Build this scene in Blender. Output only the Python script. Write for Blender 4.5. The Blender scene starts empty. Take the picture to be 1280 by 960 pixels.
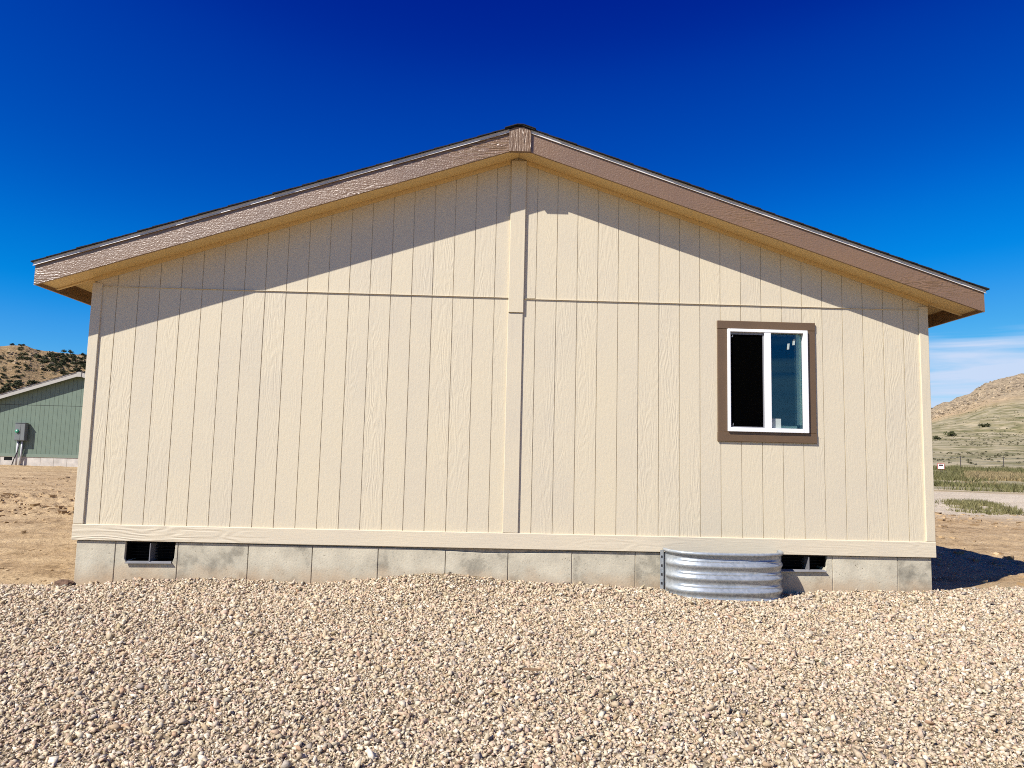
import bpy, bmesh, math, random
import numpy as np
from mathutils import Vector, Matrix

scene = bpy.context.scene
COL = scene.collection
random.seed(7)
rng = np.random.default_rng(11)

# ------------------------------------------------------------------ camera
CAM = (3.69447, -6.95993, 0.88042)
cam_d = bpy.data.cameras.new('camera')
cam_d.sensor_width = 36.0
cam_d.lens = 36.0 * 900.0 / 1280.0
cam_d.clip_start = 0.05
cam_d.clip_end = 6000.0
cam = bpy.data.objects.new('camera', cam_d)
COL.objects.link(cam)
RM = ((0.9994132, 0.02245784, -0.02586319),
      (-0.02490258, 0.99483038, -0.09844983),
      (0.02351852, 0.09903612, 0.99480587))
cam.matrix_world = Matrix(((RM[0][0], RM[0][2], -RM[0][1], CAM[0]),
                           (RM[1][0], RM[1][2], -RM[1][1], CAM[1]),
                           (RM[2][0], RM[2][2], -RM[2][1], CAM[2]),
                           (0, 0, 0, 1)))
scene.camera = cam

# ------------------------------------------------------------------ sun, sky, exposure
SUN_RAY = Vector((0.374, 0.300, -0.465)).normalized()
SUN_EL = math.asin(-SUN_RAY.z)
SUN_ROT = math.atan2(-SUN_RAY.x, -SUN_RAY.y)
sun_d = bpy.data.lights.new('sun', 'SUN')
sun_d.energy = 5.0
sun_d.angle = math.radians(0.53)
sun_d.color = (1.0, 0.955, 0.89)
sun = bpy.data.objects.new('sun', sun_d)
COL.objects.link(sun)
sun.rotation_euler = SUN_RAY.to_track_quat('-Z', 'Y').to_euler()
sun.location = (-20, -20, 30)

world = bpy.data.worlds.new('World')
scene.world = world
world.use_nodes = True
wt = world.node_tree
wn, wl = wt.nodes, wt.links
bg = wn['Background']
sky = wn.new('ShaderNodeTexSky')
sky.sky_type = 'NISHITA'
sky.sun_disc = False
sky.sun_elevation = SUN_EL
sky.sun_rotation = SUN_ROT % (2 * math.pi)
sky.altitude = 1700
sky.air_density = 1.0
sky.dust_density = 0.15
sky.ozone_density = 3.0
# the whole sky through one tone curve: a deep, saturated phone-camera blue
SKY_K = 0.07 * 2 ** 0.45
hs_in = wn.new('ShaderNodeVectorMath'); hs_in.operation = 'SCALE'; hs_in.inputs['Scale'].default_value = SKY_K
wl.new(sky.outputs[0], hs_in.inputs[0])
cv = wn.new('ShaderNodeRGBCurve')
CURVES = (((0, 0), (0.10, 0.0), (0.17, 0.001), (0.223, 0.045), (0.26, 0.075), (0.40, 0.26), (1.0, 0.80)),
          ((0, 0), (0.10, 0.010), (0.122, 0.018), (0.144, 0.042), (0.191, 0.090), (0.258, 0.192), (0.366, 0.335), (0.61, 0.60), (1.0, 0.85)),
          ((0, 0), (0.238, 0.283), (0.279, 0.375), (0.352, 0.50), (0.445, 0.675), (0.552, 0.80), (0.687, 0.85), (1.0, 1.0)))
for ci, pts_ in enumerate(CURVES):
    c_ = cv.mapping.curves[ci]
    while len(c_.points) < len(pts_): c_.points.new(0.5, 0.5)
    for p_, (a_, b_) in zip(c_.points, pts_): p_.location = (a_, b_); p_.handle_type = 'AUTO_CLAMPED'
cv.mapping.update()
wl.new(hs_in.outputs[0], cv.inputs['Color'])
hs = wn.new('ShaderNodeVectorMath'); hs.operation = 'SCALE'; hs.inputs['Scale'].default_value = 1.0 / SKY_K
wl.new(cv.outputs[0], hs.inputs[0])
# thin cirrus low above the horizon
tc = wn.new('ShaderNodeTexCoord')
mp = wn.new('ShaderNodeMapping')
mp.inputs['Scale'].default_value = (1.6, 1.6, 22.0)
mp.inputs['Location'].default_value = (3.01, -0.55, 2.61)
wl.new(tc.outputs['Generated'], mp.inputs['Vector'])
cn = wn.new('ShaderNodeTexNoise')
cn.inputs['Scale'].default_value = 1.5
cn.inputs['Detail'].default_value = 6.0
cn.inputs['Roughness'].default_value = 0.5
cn.inputs['Distortion'].default_value = 0.5
wl.new(mp.outputs[0], cn.inputs['Vector'])
cr = wn.new('ShaderNodeMapRange')
cr.inputs[1].default_value = 0.40
cr.inputs[2].default_value = 0.56
wl.new(cn.outputs['Fac'], cr.inputs[0])
sx = wn.new('ShaderNodeSeparateXYZ')
wl.new(tc.outputs['Generated'], sx.inputs[0])
e1 = wn.new('ShaderNodeMapRange'); e1.interpolation_type = 'SMOOTHSTEP'
e1.inputs[1].default_value = 0.170; e1.inputs[2].default_value = 0.138
wl.new(sx.outputs['Z'], e1.inputs[0])
m1 = wn.new('ShaderNodeMath'); m1.operation = 'MULTIPLY'
wl.new(cr.outputs[0], m1.inputs[0]); wl.new(e1.outputs[0], m1.inputs[1])
e2 = wn.new('ShaderNodeMapRange'); e2.interpolation_type = 'SMOOTHSTEP'      # one bank of cirrus in the east
e2.inputs[1].default_value = -0.15; e2.inputs[2].default_value = 0.40; e2.inputs[4].default_value = 0.95
wl.new(sx.outputs['X'], e2.inputs[0])
m2 = wn.new('ShaderNodeMath'); m2.operation = 'MULTIPLY'
wl.new(m1.outputs[0], m2.inputs[0]); wl.new(e2.outputs[0], m2.inputs[1])
mx = wn.new('ShaderNodeMix'); mx.data_type = 'RGBA'
mx.inputs['B'].default_value = (6.2, 7.4, 9.6, 1)
wl.new(m2.outputs[0], mx.inputs['Factor'])
wl.new(hs.outputs[0], mx.inputs['A'])
wl.new(mx.outputs['Result'], bg.inputs['Color'])
bg.inputs['Strength'].default_value = 0.0665

vs = scene.view_settings
vs.view_transform = 'Standard'
vs.look = 'None'
vs.exposure = 0.55
vs.gamma = 1.0
vs.use_curve_mapping = False
scene.cycles.pixel_filter_type = 'BLACKMAN_HARRIS'
scene.cycles.filter_width = 1.0
scene.cycles.use_denoising = False
scene.cycles.sample_clamp_indirect = 4.0
scene.cycles.max_bounces = 8
scene.cycles.transparent_max_bounces = 16
scene.cycles.caustics_reflective = False
scene.cycles.caustics_refractive = False

# ------------------------------------------------------------------ helpers
def link(o, parent=None):
    COL.objects.link(o)
    if parent is not None:
        o.parent = parent
    return o

def mesh_obj(name, verts, faces, mat, parent=None, smooth=False):
    me = bpy.data.meshes.new(name)
    me.from_pydata([tuple(v) for v in verts], [], faces)
    me.validate()
    bm = bmesh.new(); bm.from_mesh(me)
    bmesh.ops.recalc_face_normals(bm, faces=bm.faces)
    bm.to_mesh(me); bm.free()
    if smooth:
        me.polygons.foreach_set('use_smooth', [True] * len(me.polygons))
    if mat is not None:
        me.materials.append(mat)
    return link(bpy.data.objects.new(name, me), parent)

def data_obj(name, me, loc, parent=None):
    o = bpy.data.objects.new(name, me)
    o.location = loc
    return link(o, parent)

def empty(name, loc=(0, 0, 0), parent=None):
    o = bpy.data.objects.new(name, None)
    o.empty_display_size = 0.2
    o.location = loc
    return link(o, parent)

def tag(o, label=None, cat=None, group=None, kind=None):
    if label: o['label'] = label
    if cat: o['category'] = cat
    if group: o['group'] = group
    if kind: o['kind'] = kind
    return o

def rebase(o, loc):
    """put the empty at the thing's base, parts stay where they are"""
    loc = Vector(loc)
    for c in o.children: c.location = c.location - loc
    o.location = o.location + loc

class MB:
    """collects shapes for ONE mesh object"""
    def __init__(s): s.v = []; s.f = []
    def box(s, x0, x1, y0, y1, z0, z1):
        b = len(s.v)
        s.v += [(x0,y0,z0),(x1,y0,z0),(x1,y1,z0),(x0,y1,z0),(x0,y0,z1),(x1,y0,z1),(x1,y1,z1),(x0,y1,z1)]
        s.f += [(b,b+3,b+2,b+1),(b+4,b+5,b+6,b+7),(b,b+1,b+5,b+4),(b+1,b+2,b+6,b+5),(b+2,b+3,b+7,b+6),(b+3,b,b+4,b+7)]
        return s
    def prism(s, poly, y0, y1):
        """poly in XZ, extruded along Y"""
        b = len(s.v); n = len(poly)
        s.v += [(x, y0, z) for x, z in poly] + [(x, y1, z) for x, z in poly]
        s.f += [tuple(range(b, b + n)), tuple(range(b + 2*n - 1, b + n - 1, -1))]
        for i in range(n):
            j = (i + 1) % n
            s.f.append((b+i, b+j, b+n+j, b+n+i))
        return s
    def tube(s, pts, r, n=8):
        b = len(s.v)
        pts = [Vector(p) for p in pts]
        for i, p in enumerate(pts):
            d = (pts[min(i+1, len(pts)-1)] - pts[max(i-1, 0)]).normalized()
            u = d.orthogonal().normalized() if i == 0 else (s._u - d * s._u.dot(d)).normalized()
            s._u = u
            w = d.cross(u)
            rr = r[i] if isinstance(r, (list, tuple)) else r
            for k in range(n):
                a = 2 * math.pi * k / n
                s.v.append(tuple(p + u * (rr * math.cos(a)) + w * (rr * math.sin(a))))
        for i in range(len(pts) - 1):
            for k in range(n):
                k2 = (k + 1) % n
                s.f.append((b+i*n+k, b+i*n+k2, b+(i+1)*n+k2, b+(i+1)*n+k))
        s.f.append(tuple(range(b + n - 1, b - 1, -1)))
        s.f.append(tuple(range(b + (len(pts)-1)*n, b + len(pts)*n)))
        return s
    def build(s, name, mat, parent=None, smooth=False):
        return mesh_obj(name, s.v, s.f, mat, parent, smooth)

def bevel(o, w=0.003, seg=1):
    m = o.modifiers.new('bevel', 'BEVEL'); m.width = w; m.segments = seg; m.limit_method = 'ANGLE'
    return o

# numpy noise -------------------------------------------------------
def _hash(ix, iy, seed):
    h = (ix.astype(np.int64) * 374761393 + iy.astype(np.int64) * 668265263 + seed * 144665) & 0xFFFFFFFF
    h = ((h ^ (h >> 13)) * 1274126177) & 0xFFFFFFFF
    h = h ^ (h >> 16)
    return (h & 0xFFFFFF) / float(0xFFFFFF)

def vnoise(x, y, seed=0):
    x = np.asarray(x, float); y = np.asarray(y, float)
    ix = np.floor(x); iy = np.floor(y)
    fx = x - ix; fy = y - iy
    fx = fx*fx*fx*(fx*(fx*6-15)+10); fy = fy*fy*fy*(fy*(fy*6-15)+10)
    a = _hash(ix, iy, seed); b = _hash(ix+1, iy, seed); c = _hash(ix, iy+1, seed); d = _hash(ix+1, iy+1, seed)
    return (a*(1-fx)+b*fx)*(1-fy) + (c*(1-fx)+d*fx)*fy

def fbm(x, y, oct=4, seed=0, gain=0.5):
    s = 0; a = 1; t = 0
    for o in range(oct):
        s = s + a * (vnoise(x * 2**o + 17.3*o, y * 2**o - 9.1*o, seed + o) * 2 - 1)
        t += a; a *= gain
    return s / t

def sstep(a, b, x):
    t = np.clip((x - a) / (b - a), 0, 1)
    return t * t * (3 - 2 * t)

# ------------------------------------------------------------------ materials
def new_mat(name):
    m = bpy.data.materials.new(name)
    m.use_nodes = True
    return m, m.node_tree.nodes, m.node_tree.links, m.node_tree.nodes['Principled BSDF']

def N(nodes, t, **kw):
    n = nodes.new(t)
    for k, v in kw.items():
        if k.startswith('i_'):
            n.inputs[k[2:].replace('_', ' ')].default_value = v
        else:
            setattr(n, k, v)
    return n

def ramp(nodes, pts):
    r = nodes.new('ShaderNodeValToRGB')
    el = r.color_ramp.elements
    while len(el) < len(pts): el.new(0.5)
    for e, (p, c) in zip(el, pts):
        e.position = p; e.color = (c[0], c[1], c[2], 1) if len(c) == 3 else c
    return r

def simple(name, col, rough=0.5, metal=0.0, var=0.12, scale=6.0, bump=0.0, bscale=60.0, spec=0.5):
    m, n, l, p = new_mat(name)
    t = n.new('ShaderNodeTexCoord')
    ns = N(n, 'ShaderNodeTexNoise', i_Scale=scale, i_Detail=5.0)
    l.new(t.outputs['Object'], ns.inputs['Vector'])
    r = ramp(n, [(0.3, tuple(c*(1-var) for c in col)), (0.7, tuple(min(1, c*(1+var)) for c in col))])
    l.new(ns.outputs['Fac'], r.inputs[0]); l.new(r.outputs[0], p.inputs['Base Color'])
    p.inputs['Roughness'].default_value = rough
    p.inputs['Metallic'].default_value = metal
    p.inputs['Specular IOR Level'].default_value = spec
    if bump:
        b2 = N(n, 'ShaderNodeTexNoise', i_Scale=bscale, i_Detail=4.0)
        l.new(t.outputs['Object'], b2.inputs['Vector'])
        bp = N(n, 'ShaderNodeBump', i_Strength=0.6, i_Distance=bump)
        l.new(b2.outputs['Fac'], bp.inputs['Height']); l.new(bp.outputs[0], p.inputs['Normal'])
    return m

def wood_paint(name, col, axis='Z', rough=0.42, emboss=0.004, var=0.05, spec=0.5, grain=1.0, fib=(75.0, 0.1, 1.3), cath=1.0):
    """painted, cedar-embossed engineered siding: relief differs board by board"""
    m, n, l, p = new_mat(name)
    t = n.new('ShaderNodeTexCoord')
    oi = n.new('ShaderNodeObjectInfo')
    mul = N(n, 'ShaderNodeVectorMath', operation='SCALE'); mul.inputs[0].default_value = (37.0, 11.0, 53.0)
    l.new(oi.outputs['Random'], mul.inputs['Scale'])
    add = N(n, 'ShaderNodeVectorMath', operation='ADD')
    l.new(t.outputs['Object'], add.inputs[0]); l.new(mul.outputs[0], add.inputs[1])
    mp = n.new('ShaderNodeMapping')
    st = 0.16
    mp.inputs['Scale'].default_value = {'Z': (1, 1, st), 'X': (st, 1, 1), 'Y': (1, st, 1)}[axis]
    l.new(add.outputs[0], mp.inputs['Vector'])
    # cathedral grain : contour bands of a stretched noise
    n1 = N(n, 'ShaderNodeTexNoise', i_Scale=4.2 * grain, i_Detail=2.0, i_Roughness=0.45)
    l.new(mp.outputs[0], n1.inputs['Vector'])
    k = N(n, 'ShaderNodeMath', operation='MULTIPLY'); k.inputs[1].default_value = 62.0
    l.new(n1.outputs['Fac'], k.inputs[0])
    sn = N(n, 'ShaderNodeMath', operation='SINE'); l.new(k.outputs[0], sn.inputs[0])
    # where the cathedral relief is strong
    n2 = N(n, 'ShaderNodeTexNoise', i_Scale=2.6, i_Detail=1.0)
    l.new(mp.outputs[0], n2.inputs['Vector'])
    mr = n.new('ShaderNodeMapRange'); mr.inputs[1].default_value = 0.45; mr.inputs[2].default_value = 0.68; mr.inputs[3].default_value = 0.05; mr.inputs[4].default_value = cath
    l.new(n2.outputs['Fac'], mr.inputs[0])
    a = N(n, 'ShaderNodeMath', operation='MULTIPLY'); l.new(sn.outputs[0], a.inputs[0]); l.new(mr.outputs[0], a.inputs[1])
    # fine fibre
    mp2 = n.new('ShaderNodeMapping')
    mp2.inputs['Scale'].default_value = {'Z': (1, 1, fib[1]), 'X': (fib[1], 1, 1), 'Y': (1, fib[1], 1)}[axis]
    l.new(add.outputs[0], mp2.inputs['Vector'])
    n3 = N(n, 'ShaderNodeTexNoise', i_Scale=fib[0], i_Detail=4.0, i_Roughness=0.6)
    l.new(mp2.outputs[0], n3.inputs['Vector'])
    s3 = N(n, 'ShaderNodeMath', operation='MULTIPLY_ADD'); s3.inputs[1].default_value = fib[2]
    l.new(n3.outputs['Fac'], s3.inputs[0]); l.new(a.outputs[0], s3.inputs[2])
    bp = N(n, 'ShaderNodeBump', i_Strength=0.75, i_Distance=emboss)
    l.new(s3.outputs[0], bp.inputs['Height']); l.new(bp.outputs[0], p.inputs['Normal'])
    # paint colour: blotchy, slightly different per board
    n4 = N(n, 'ShaderNodeTexNoise', i_Scale=2.2, i_Detail=6.0)
    l.new(add.outputs[0], n4.inputs['Vector'])
    av = N(n, 'ShaderNodeMath', operation='MULTIPLY_ADD'); av.inputs[1].default_value = 0.30
    l.new(oi.outputs['Random'], av.inputs[0]); l.new(n4.outputs['Fac'], av.inputs[2])
    r = ramp(n, [(0.35, (col[0]*(1-var), col[1]*(1-var*0.9), col[2]*(1-var*0.4))),
                 (0.65, col),
                 (0.95, (min(1, col[0]*(1+var*.5)), col[1]*(1+var*.35), col[2]*(1-var*.2)))])
    l.new(av.outputs[0], r.inputs[0]); l.new(r.outputs[0], p.inputs['Base Color'])
    p.inputs['Roughness'].default_value = rough
    p.inputs['Specular IOR Level'].default_value = spec
    return m

M = {}
CREAM = (0.625, 0.548, 0.398)
M['siding'] = wood_paint('cream_siding_paint', CREAM, 'Z', 0.48, emboss=0.0013, grain=2.4, fib=(48.0, 0.42, 1.5), cath=0.55)
M['trim_v'] = wood_paint('cream_trim_paint', (0.618, 0.542, 0.398), 'Z', 0.46, emboss=0.001)
M['trim_h'] = wood_paint('cream_band_paint', (0.635, 0.555, 0.408), 'X', 0.46, emboss=0.0014, grain=1.6)
M['soffit'] = wood_paint('cream_soffit_warm_glow', (0.68, 0.49, 0.22), 'Y', 0.6, emboss=0.001)  # cream with the warm bounced glow under the eaves put into the colour
M['fascia'] = wood_paint('brown_fascia_paint', (0.20, 0.118, 0.062), 'X', 0.36, emboss=0.0028, var=0.18, spec=1.0, grain=4.0, fib=(95.0, 0.6, 2.2))
M['fascia_y'] = wood_paint('brown_eave_paint', (0.20, 0.115, 0.055), 'Y', 0.4, emboss=0.003, var=0.1)
M['win_trim'] = simple('brown_window_trim_paint', (0.125, 0.078, 0.042), 0.45, var=0.06, bump=0.001, bscale=90)
M['vinyl'] = simple('white_vinyl', (0.80, 0.80, 0.80), 0.3, var=0.02)
M['greyvinyl'] = simple('grey_track', (0.22, 0.22, 0.23), 0.4, var=0.05)
M['drip'] = simple('drip_edge_metal', (0.62, 0.59, 0.55), 0.32, var=0.05, spec=0.6)
M['shingle'] = simple('asphalt_shingle', (0.014, 0.013, 0.014), 0.95, var=0.5, scale=40, bump=0.004, bscale=200)
M['shadowgap'] = simple('shadow_gap_black', (0.03, 0.025, 0.02), 0.6, var=0.2)  # near-black tone standing for the shade inside gaps and grooves
M['plastic'] = simple('black_vent_plastic', (0.004, 0.004, 0.004), 0.6, var=0.1, spec=0.2)
M['flange'] = simple('galvanised_flange', (0.27, 0.27, 0.28), 0.4, metal=0.3, var=0.15)
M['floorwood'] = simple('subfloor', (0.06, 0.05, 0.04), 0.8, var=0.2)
M['drywall'] = simple('pale_green_drywall', (0.76, 0.86, 0.76), 0.7, var=0.03)
M['paper'] = simple('window_sticker_paper', (0.40, 0.45, 0.42), 0.7, var=0.03)
M['room'] = simple('unlit_room_dark', (0.025, 0.025, 0.03), 0.8, var=0.1)  # room surfaces coloured near-black so the interior looks unlit
M['bolt'] = simple('dark_bolt', (0.06, 0.06, 0.065), 0.4, metal=0.6, var=0.2)

def concrete(name, base=(0.45, 0.41, 0.31)):
    m, n, l, p = new_mat(name)
    t = n.new('ShaderNodeTexCoord')
    g = n.new('ShaderNodeNewGeometry')
    oi = n.new('ShaderNodeObjectInfo')
    n1 = N(n, 'ShaderNodeTexNoise', i_Scale=3.4, i_Detail=7.0, i_Roughness=0.62)
    l.new(g.outputs['Position'], n1.inputs['Vector'])
    ad = N(n, 'ShaderNodeMath', operation='MULTIPLY_ADD'); ad.inputs[1].default_value = 0.16
    l.new(oi.outputs['Random'], ad.inputs[0]); l.new(n1.outputs['Fac'], ad.inputs[2])
    r = ramp(n, [(0.40, tuple(c*0.46 for c in base)), (0.52, tuple(c*0.80 for c in base)), (0.56, base), (0.78, tuple(min(1, c*1.28) for c in base))])
    l.new(ad.outputs[0], r.inputs[0])
    # small pits
    n2 = N(n, 'ShaderNodeTexNoise', i_Scale=55.0, i_Detail=3.0)
    l.new(g.outputs['Position'], n2.inputs['Vector'])
    r2 = ramp(n, [(0.27, (0.45, 0.43, 0.40)), (0.34, (1, 1, 1))])
    l.new(n2.outputs['Fac'], r2.inputs[0])
    mm = N(n, 'ShaderNodeMix', data_type='RGBA', blend_type='MULTIPLY'); mm.inputs['Factor'].default_value = 1
    l.new(r.outputs[0], mm.inputs['A']); l.new(r2.outputs[0], mm.inputs['B'])
    # soil splashed on the lower part
    sp = n.new('ShaderNodeSeparateXYZ'); l.new(g.outputs['Position'], sp.inputs[0])
    n3 = N(n, 'ShaderNodeTexNoise', i_Scale=5.0, i_Detail=5.0)
    l.new(g.outputs['Position'], n3.inputs['Vector'])
    zz = N(n, 'ShaderNodeMath', operation='MULTIPLY_ADD'); zz.inputs[1].default_value = 0.34
    l.new(n3.outputs['Fac'], zz.inputs[0]); l.new(sp.outputs['Z'], zz.inputs[2])
    mr = n.new('ShaderNodeMapRange'); mr.inputs[1].default_value = -0.02; mr.inputs[2].default_value = -0.20; mr.inputs[4].default_value = 0.75
    l.new(zz.outputs[0], mr.inputs[0])
    m3 = N(n, 'ShaderNodeMix', data_type='RGBA'); m3.inputs['B'].default_value = (0.42, 0.30, 0.18, 1)
    l.new(mr.outputs[0], m3.inputs['Factor']); l.new(mm.outputs['Result'], m3.inputs['A'])
    l.new(m3.outputs['Result'], p.inputs['Base Color'])
    p.inputs['Roughness'].default_value = 0.85
    bp = N(n, 'ShaderNodeBump', i_Strength=0.5, i_Distance=0.004)
    l.new(n2.outputs['Fac'], bp.inputs['Height']); l.new(bp.outputs[0], p.inputs['Normal'])
    return m
M['concrete'] = concrete('foundation_concrete')
M['joint'] = simple('concrete_joint', (0.38, 0.33, 0.25), 0.9, var=0.25, scale=20)

def glass(name, tint, refl):
    m, n, l, p = new_mat(name)
    n.remove(p)
    tr = N(n, 'ShaderNodeBsdfTransparent'); tr.inputs[0].default_value = (*tint, 1)
    gl = N(n, 'ShaderNodeBsdfGlossy'); gl.inputs['Color'].default_value = (0.22, 0.52, 0.72, 1); gl.inputs['Roughness'].default_value = 0.01
    lw = N(n, 'ShaderNodeFresnel'); lw.inputs['IOR'].default_value = 1.5
    mr = n.new('ShaderNodeMapRange'); mr.inputs[3].default_value = refl; mr.inputs[4].default_value = 1.0
    l.new(lw.outputs[0], mr.inputs[0])
    mx = N(n, 'ShaderNodeMixShader')
    l.new(mr.outputs[0], mx.inputs[0]); l.new(tr.outputs[0], mx.inputs[1]); l.new(gl.outputs[0], mx.inputs[2])
    l.new(mx.outputs[0], n['Material Output'].inputs['Surface'])
    return m
M['glass'] = glass('low_e_glass', (0.90, 0.985, 0.94), 0.03)

def screen_mat():
    m, n, l, p = new_mat('insect_screen')
    p.inputs['Base Color'].default_value = (0.0012, 0.0012, 0.0012, 1)
    p.inputs['Roughness'].default_value = 0.7
    p.inputs['Specular IOR Level'].default_value = 0.0
    tr = N(n, 'ShaderNodeBsdfTransparent')
    # woven mesh finer than a pixel
    mx = N(n, 'ShaderNodeMixShader'); mx.inputs[0].default_value = 0.88
    l.new(tr.outputs[0], mx.inputs[1]); l.new(p.outputs[0], mx.inputs[2])
    l.new(mx.outputs[0], n['Material Output'].inputs['Surface'])
    return m
M['screen'] = screen_mat()

def galv():
    m, n, l, p = new_mat('galvanised_steel')
    t = n.new('ShaderNodeTexCoord')
    v = N(n, 'ShaderNodeTexVoronoi', i_Scale=45.0); l.new(t.outputs['Object'], v.inputs['Vector'])
    n1 = N(n, 'ShaderNodeTexNoise', i_Scale=4.0, i_Detail=5.0); l.new(t.outputs['Object'], n1.inputs['Vector'])
    mxv = N(n, 'ShaderNodeMix', data_type='FLOAT'); mxv.inputs['Factor'].default_value = 0.6
    sp = n.new('ShaderNodeSeparateColor'); l.new(v.outputs['Color'], sp.inputs[0])
    l.new(sp.outputs[0], mxv.inputs['A']); l.new(n1.outputs['Fac'], mxv.inputs['B'])
    r = ramp(n, [(0.2, (0.30, 0.33, 0.35)), (0.8, (0.45, 0.48, 0.50))])
    l.new(mxv.outputs['Result'], r.inputs[0]); l.new(r.outputs[0], p.inputs['Base Color'])
    p.inputs['Metallic'].default_value = 0.4
    p.inputs['Roughness'].default_value = 0.34
    return m
M['galv'] = galv()

# ------------------------------------------------------------------ terrain shape
HBX = [-6, -1.2, -0.17, 0.17, 0.45, 1.33, 2.0, 2.55, 2.95, 3.29, 3.8, 4.46, 5.1, 5.4, 6.43, 7.0, 7.93, 9.0, 14]
HBZ = [-.42, -.42, -.40, -.375, -.345, -.325, -.345, -.31, -.255, -.235, -.29, -.315, -.345, -.35, -.37, -.345, -.325, -.36, -.38]
LD = [0, 7, 20, 34, 60, 100, 180, 220, 300, 345, 520, 3000]
LZ = [-.36, -.40, -.26, -.10, .25, 0.9, 8, 13, None, None, None, None]
RD = [0, 7, 40, 50, 75, 85, 150, 250, 390, 550, 720, 3000]
RZ = [-.36, -.38, -.40, -.22, .74, .95, 3.9, 12.3, None, None, None, None]
CLA = [-180, -120, -80, -60, -45, -37, -34.1, -33.0, -32.2, -30.7, -29.2, -20, -8, 0]
CLD = [34, 36, 70, 104, 117, 122, 123.5, 126.6, 121.5, 119, 117.4, 104, 80, 70]
CRA = [0, 15, 25, 29, 31.6, 32.4, 33.3, 34.2, 34.8, 35.6, 36.7, 42, 50, 80, 120, 180]
CRD = [52, 50, 54, 60, 70, 78.4, 83.3, 94.5, 103.0, 107, 111, 121, 108, 60, 36, 34]

def lut(d, xs, zs):
    return np.interp(d, xs, zs)

def side_profile(dep, ds, zs, zc, foot_i, crest_i):
    """piecewise profile whose crest height zc differs per direction"""
    z = np.interp(dep, ds[:foot_i+1], zs[:foot_i+1])
    zf = zs[foot_i]
    df, dc = ds[foot_i], ds[crest_i]
    t = np.clip((dep - df) / (dc - df), 0, 1)
    z = np.where(dep > df, zf + (zc - zf) * (t ** 0.9), z)
    u = np.clip((dep - dc) / (3000 - dc), 0, 1)
    z = np.where(dep > dc, zc - (zc * 0.9) * np.sqrt(u) * 0.9, z)
    return z

def gravel_edge(x):
    x = np.asarray(x, float)
    e = np.where(x < 0, -0.10, np.where(x > 7.9, np.interp(x, [7.9, 8.4, 9.3, 12], [0.02, 0.20, 0.50, 0.6]), 0.02))
    return e + np.where((x > -0.2) & (x < 7.95), 0, 0.10 * fbm(x * 1.3, x * 0 + 3.3, 3, 5))

def ground_z(x, y):
    x = np.asarray(x, float); y = np.asarray(y, float)
    dx = x - CAM[0]; dy = y - CAM[1]
    d = np.hypot(dx, dy)
    az = np.degrees(np.arctan2(dx, dy))
    dep = d * 0.82
    zcl = 0.88 + np.interp(az, CLA, CLD) / 900.0 * 300.0
    zcr = 0.88 + np.interp(az, CRA, CRD) / 900.0 * 550.0
    zl = side_profile(dep, LD, LZ, zcl, 7, 8)
    # right: grassy apron up to ~390 then rocky hill
    zr0 = side_profile(dep, RD, RZ, zcr, 7, 9)
    w = sstep(-6, 6, az) * (1 - sstep(172, 180, az)) + sstep(-172, -180, az)*0
    zr = zr0
    far = zl * (1 - w) + zr * w
    # front: gravel pad falling gently toward the camera, mound against the wall
    hb = np.interp(x, HBX, HBZ)
    front = -0.36 + 0.055 * np.clip(y, -9, 0) + (hb + 0.36) * np.exp(-np.abs(y) / 0.45)
    wf = 1 - sstep(0.3, 6.0, np.maximum(y, 0) + np.maximum(-(y + 9), 0) * 0.5 + np.maximum(np.abs(x - 4) - 9, 0) * 0.4)
    z = far * (1 - wf) + front * wf
    z = np.where((y < -6) & (d < 60), np.minimum(z, z * 0 + front * wf + (1 - wf) * far), z)
    # disturbed soil: clods and tyre ruts, running roughly across the view
    soil = sstep(0.0, 0.7, y - gravel_edge(x)) * (1 - sstep(30, 60, d))
    rut = fbm(x * 0.28 + y * 0.05, y * 1.15, 3, 21)
    band = sstep(5.0, 7.0, y) * (1 - sstep(9.5, 12.0, y)) * sstep(3, -1, x)
    clod = fbm(x * 5.5, y * 6.5, 3, 33)
    fine = fbm(x * 1.4, y * 3.2, 3, 41)
    z = z + soil * (0.05 * rut + 0.035 * fine + (0.018 + 0.07 * band) * clod + 0.06 * band * rut)
    # pads are smooth close to the neighbouring house
    z = z + (0.022 * fbm(x * 0.7, y * 0.9, 3, 3) + 0.010 * fbm(x * 2.6, y * 2.6, 2, 7)) * wf
    # hills: gullies, ledges
    hw = sstep(120, 260, dep)
    z = z + hw * (2.2 * fbm(x / 70, y / 70, 4, 51) + 0.8 * np.abs(fbm(x / 22, y / 22, 4, 61)) * 1.6)
    rk = sstep(330, 430, dep) * w
    z = z + rk * (4.5 * np.abs(fbm(x / 17, y / 17, 4, 71)) + 1.8 * fbm(x / 6, y / 6, 2, 81))
    lk = sstep(210, 250, dep) * (1 - w)
    z = z + lk * (0.9 * np.abs(fbm(x / 9, y / 9, 3, 91)))
    return z

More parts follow.
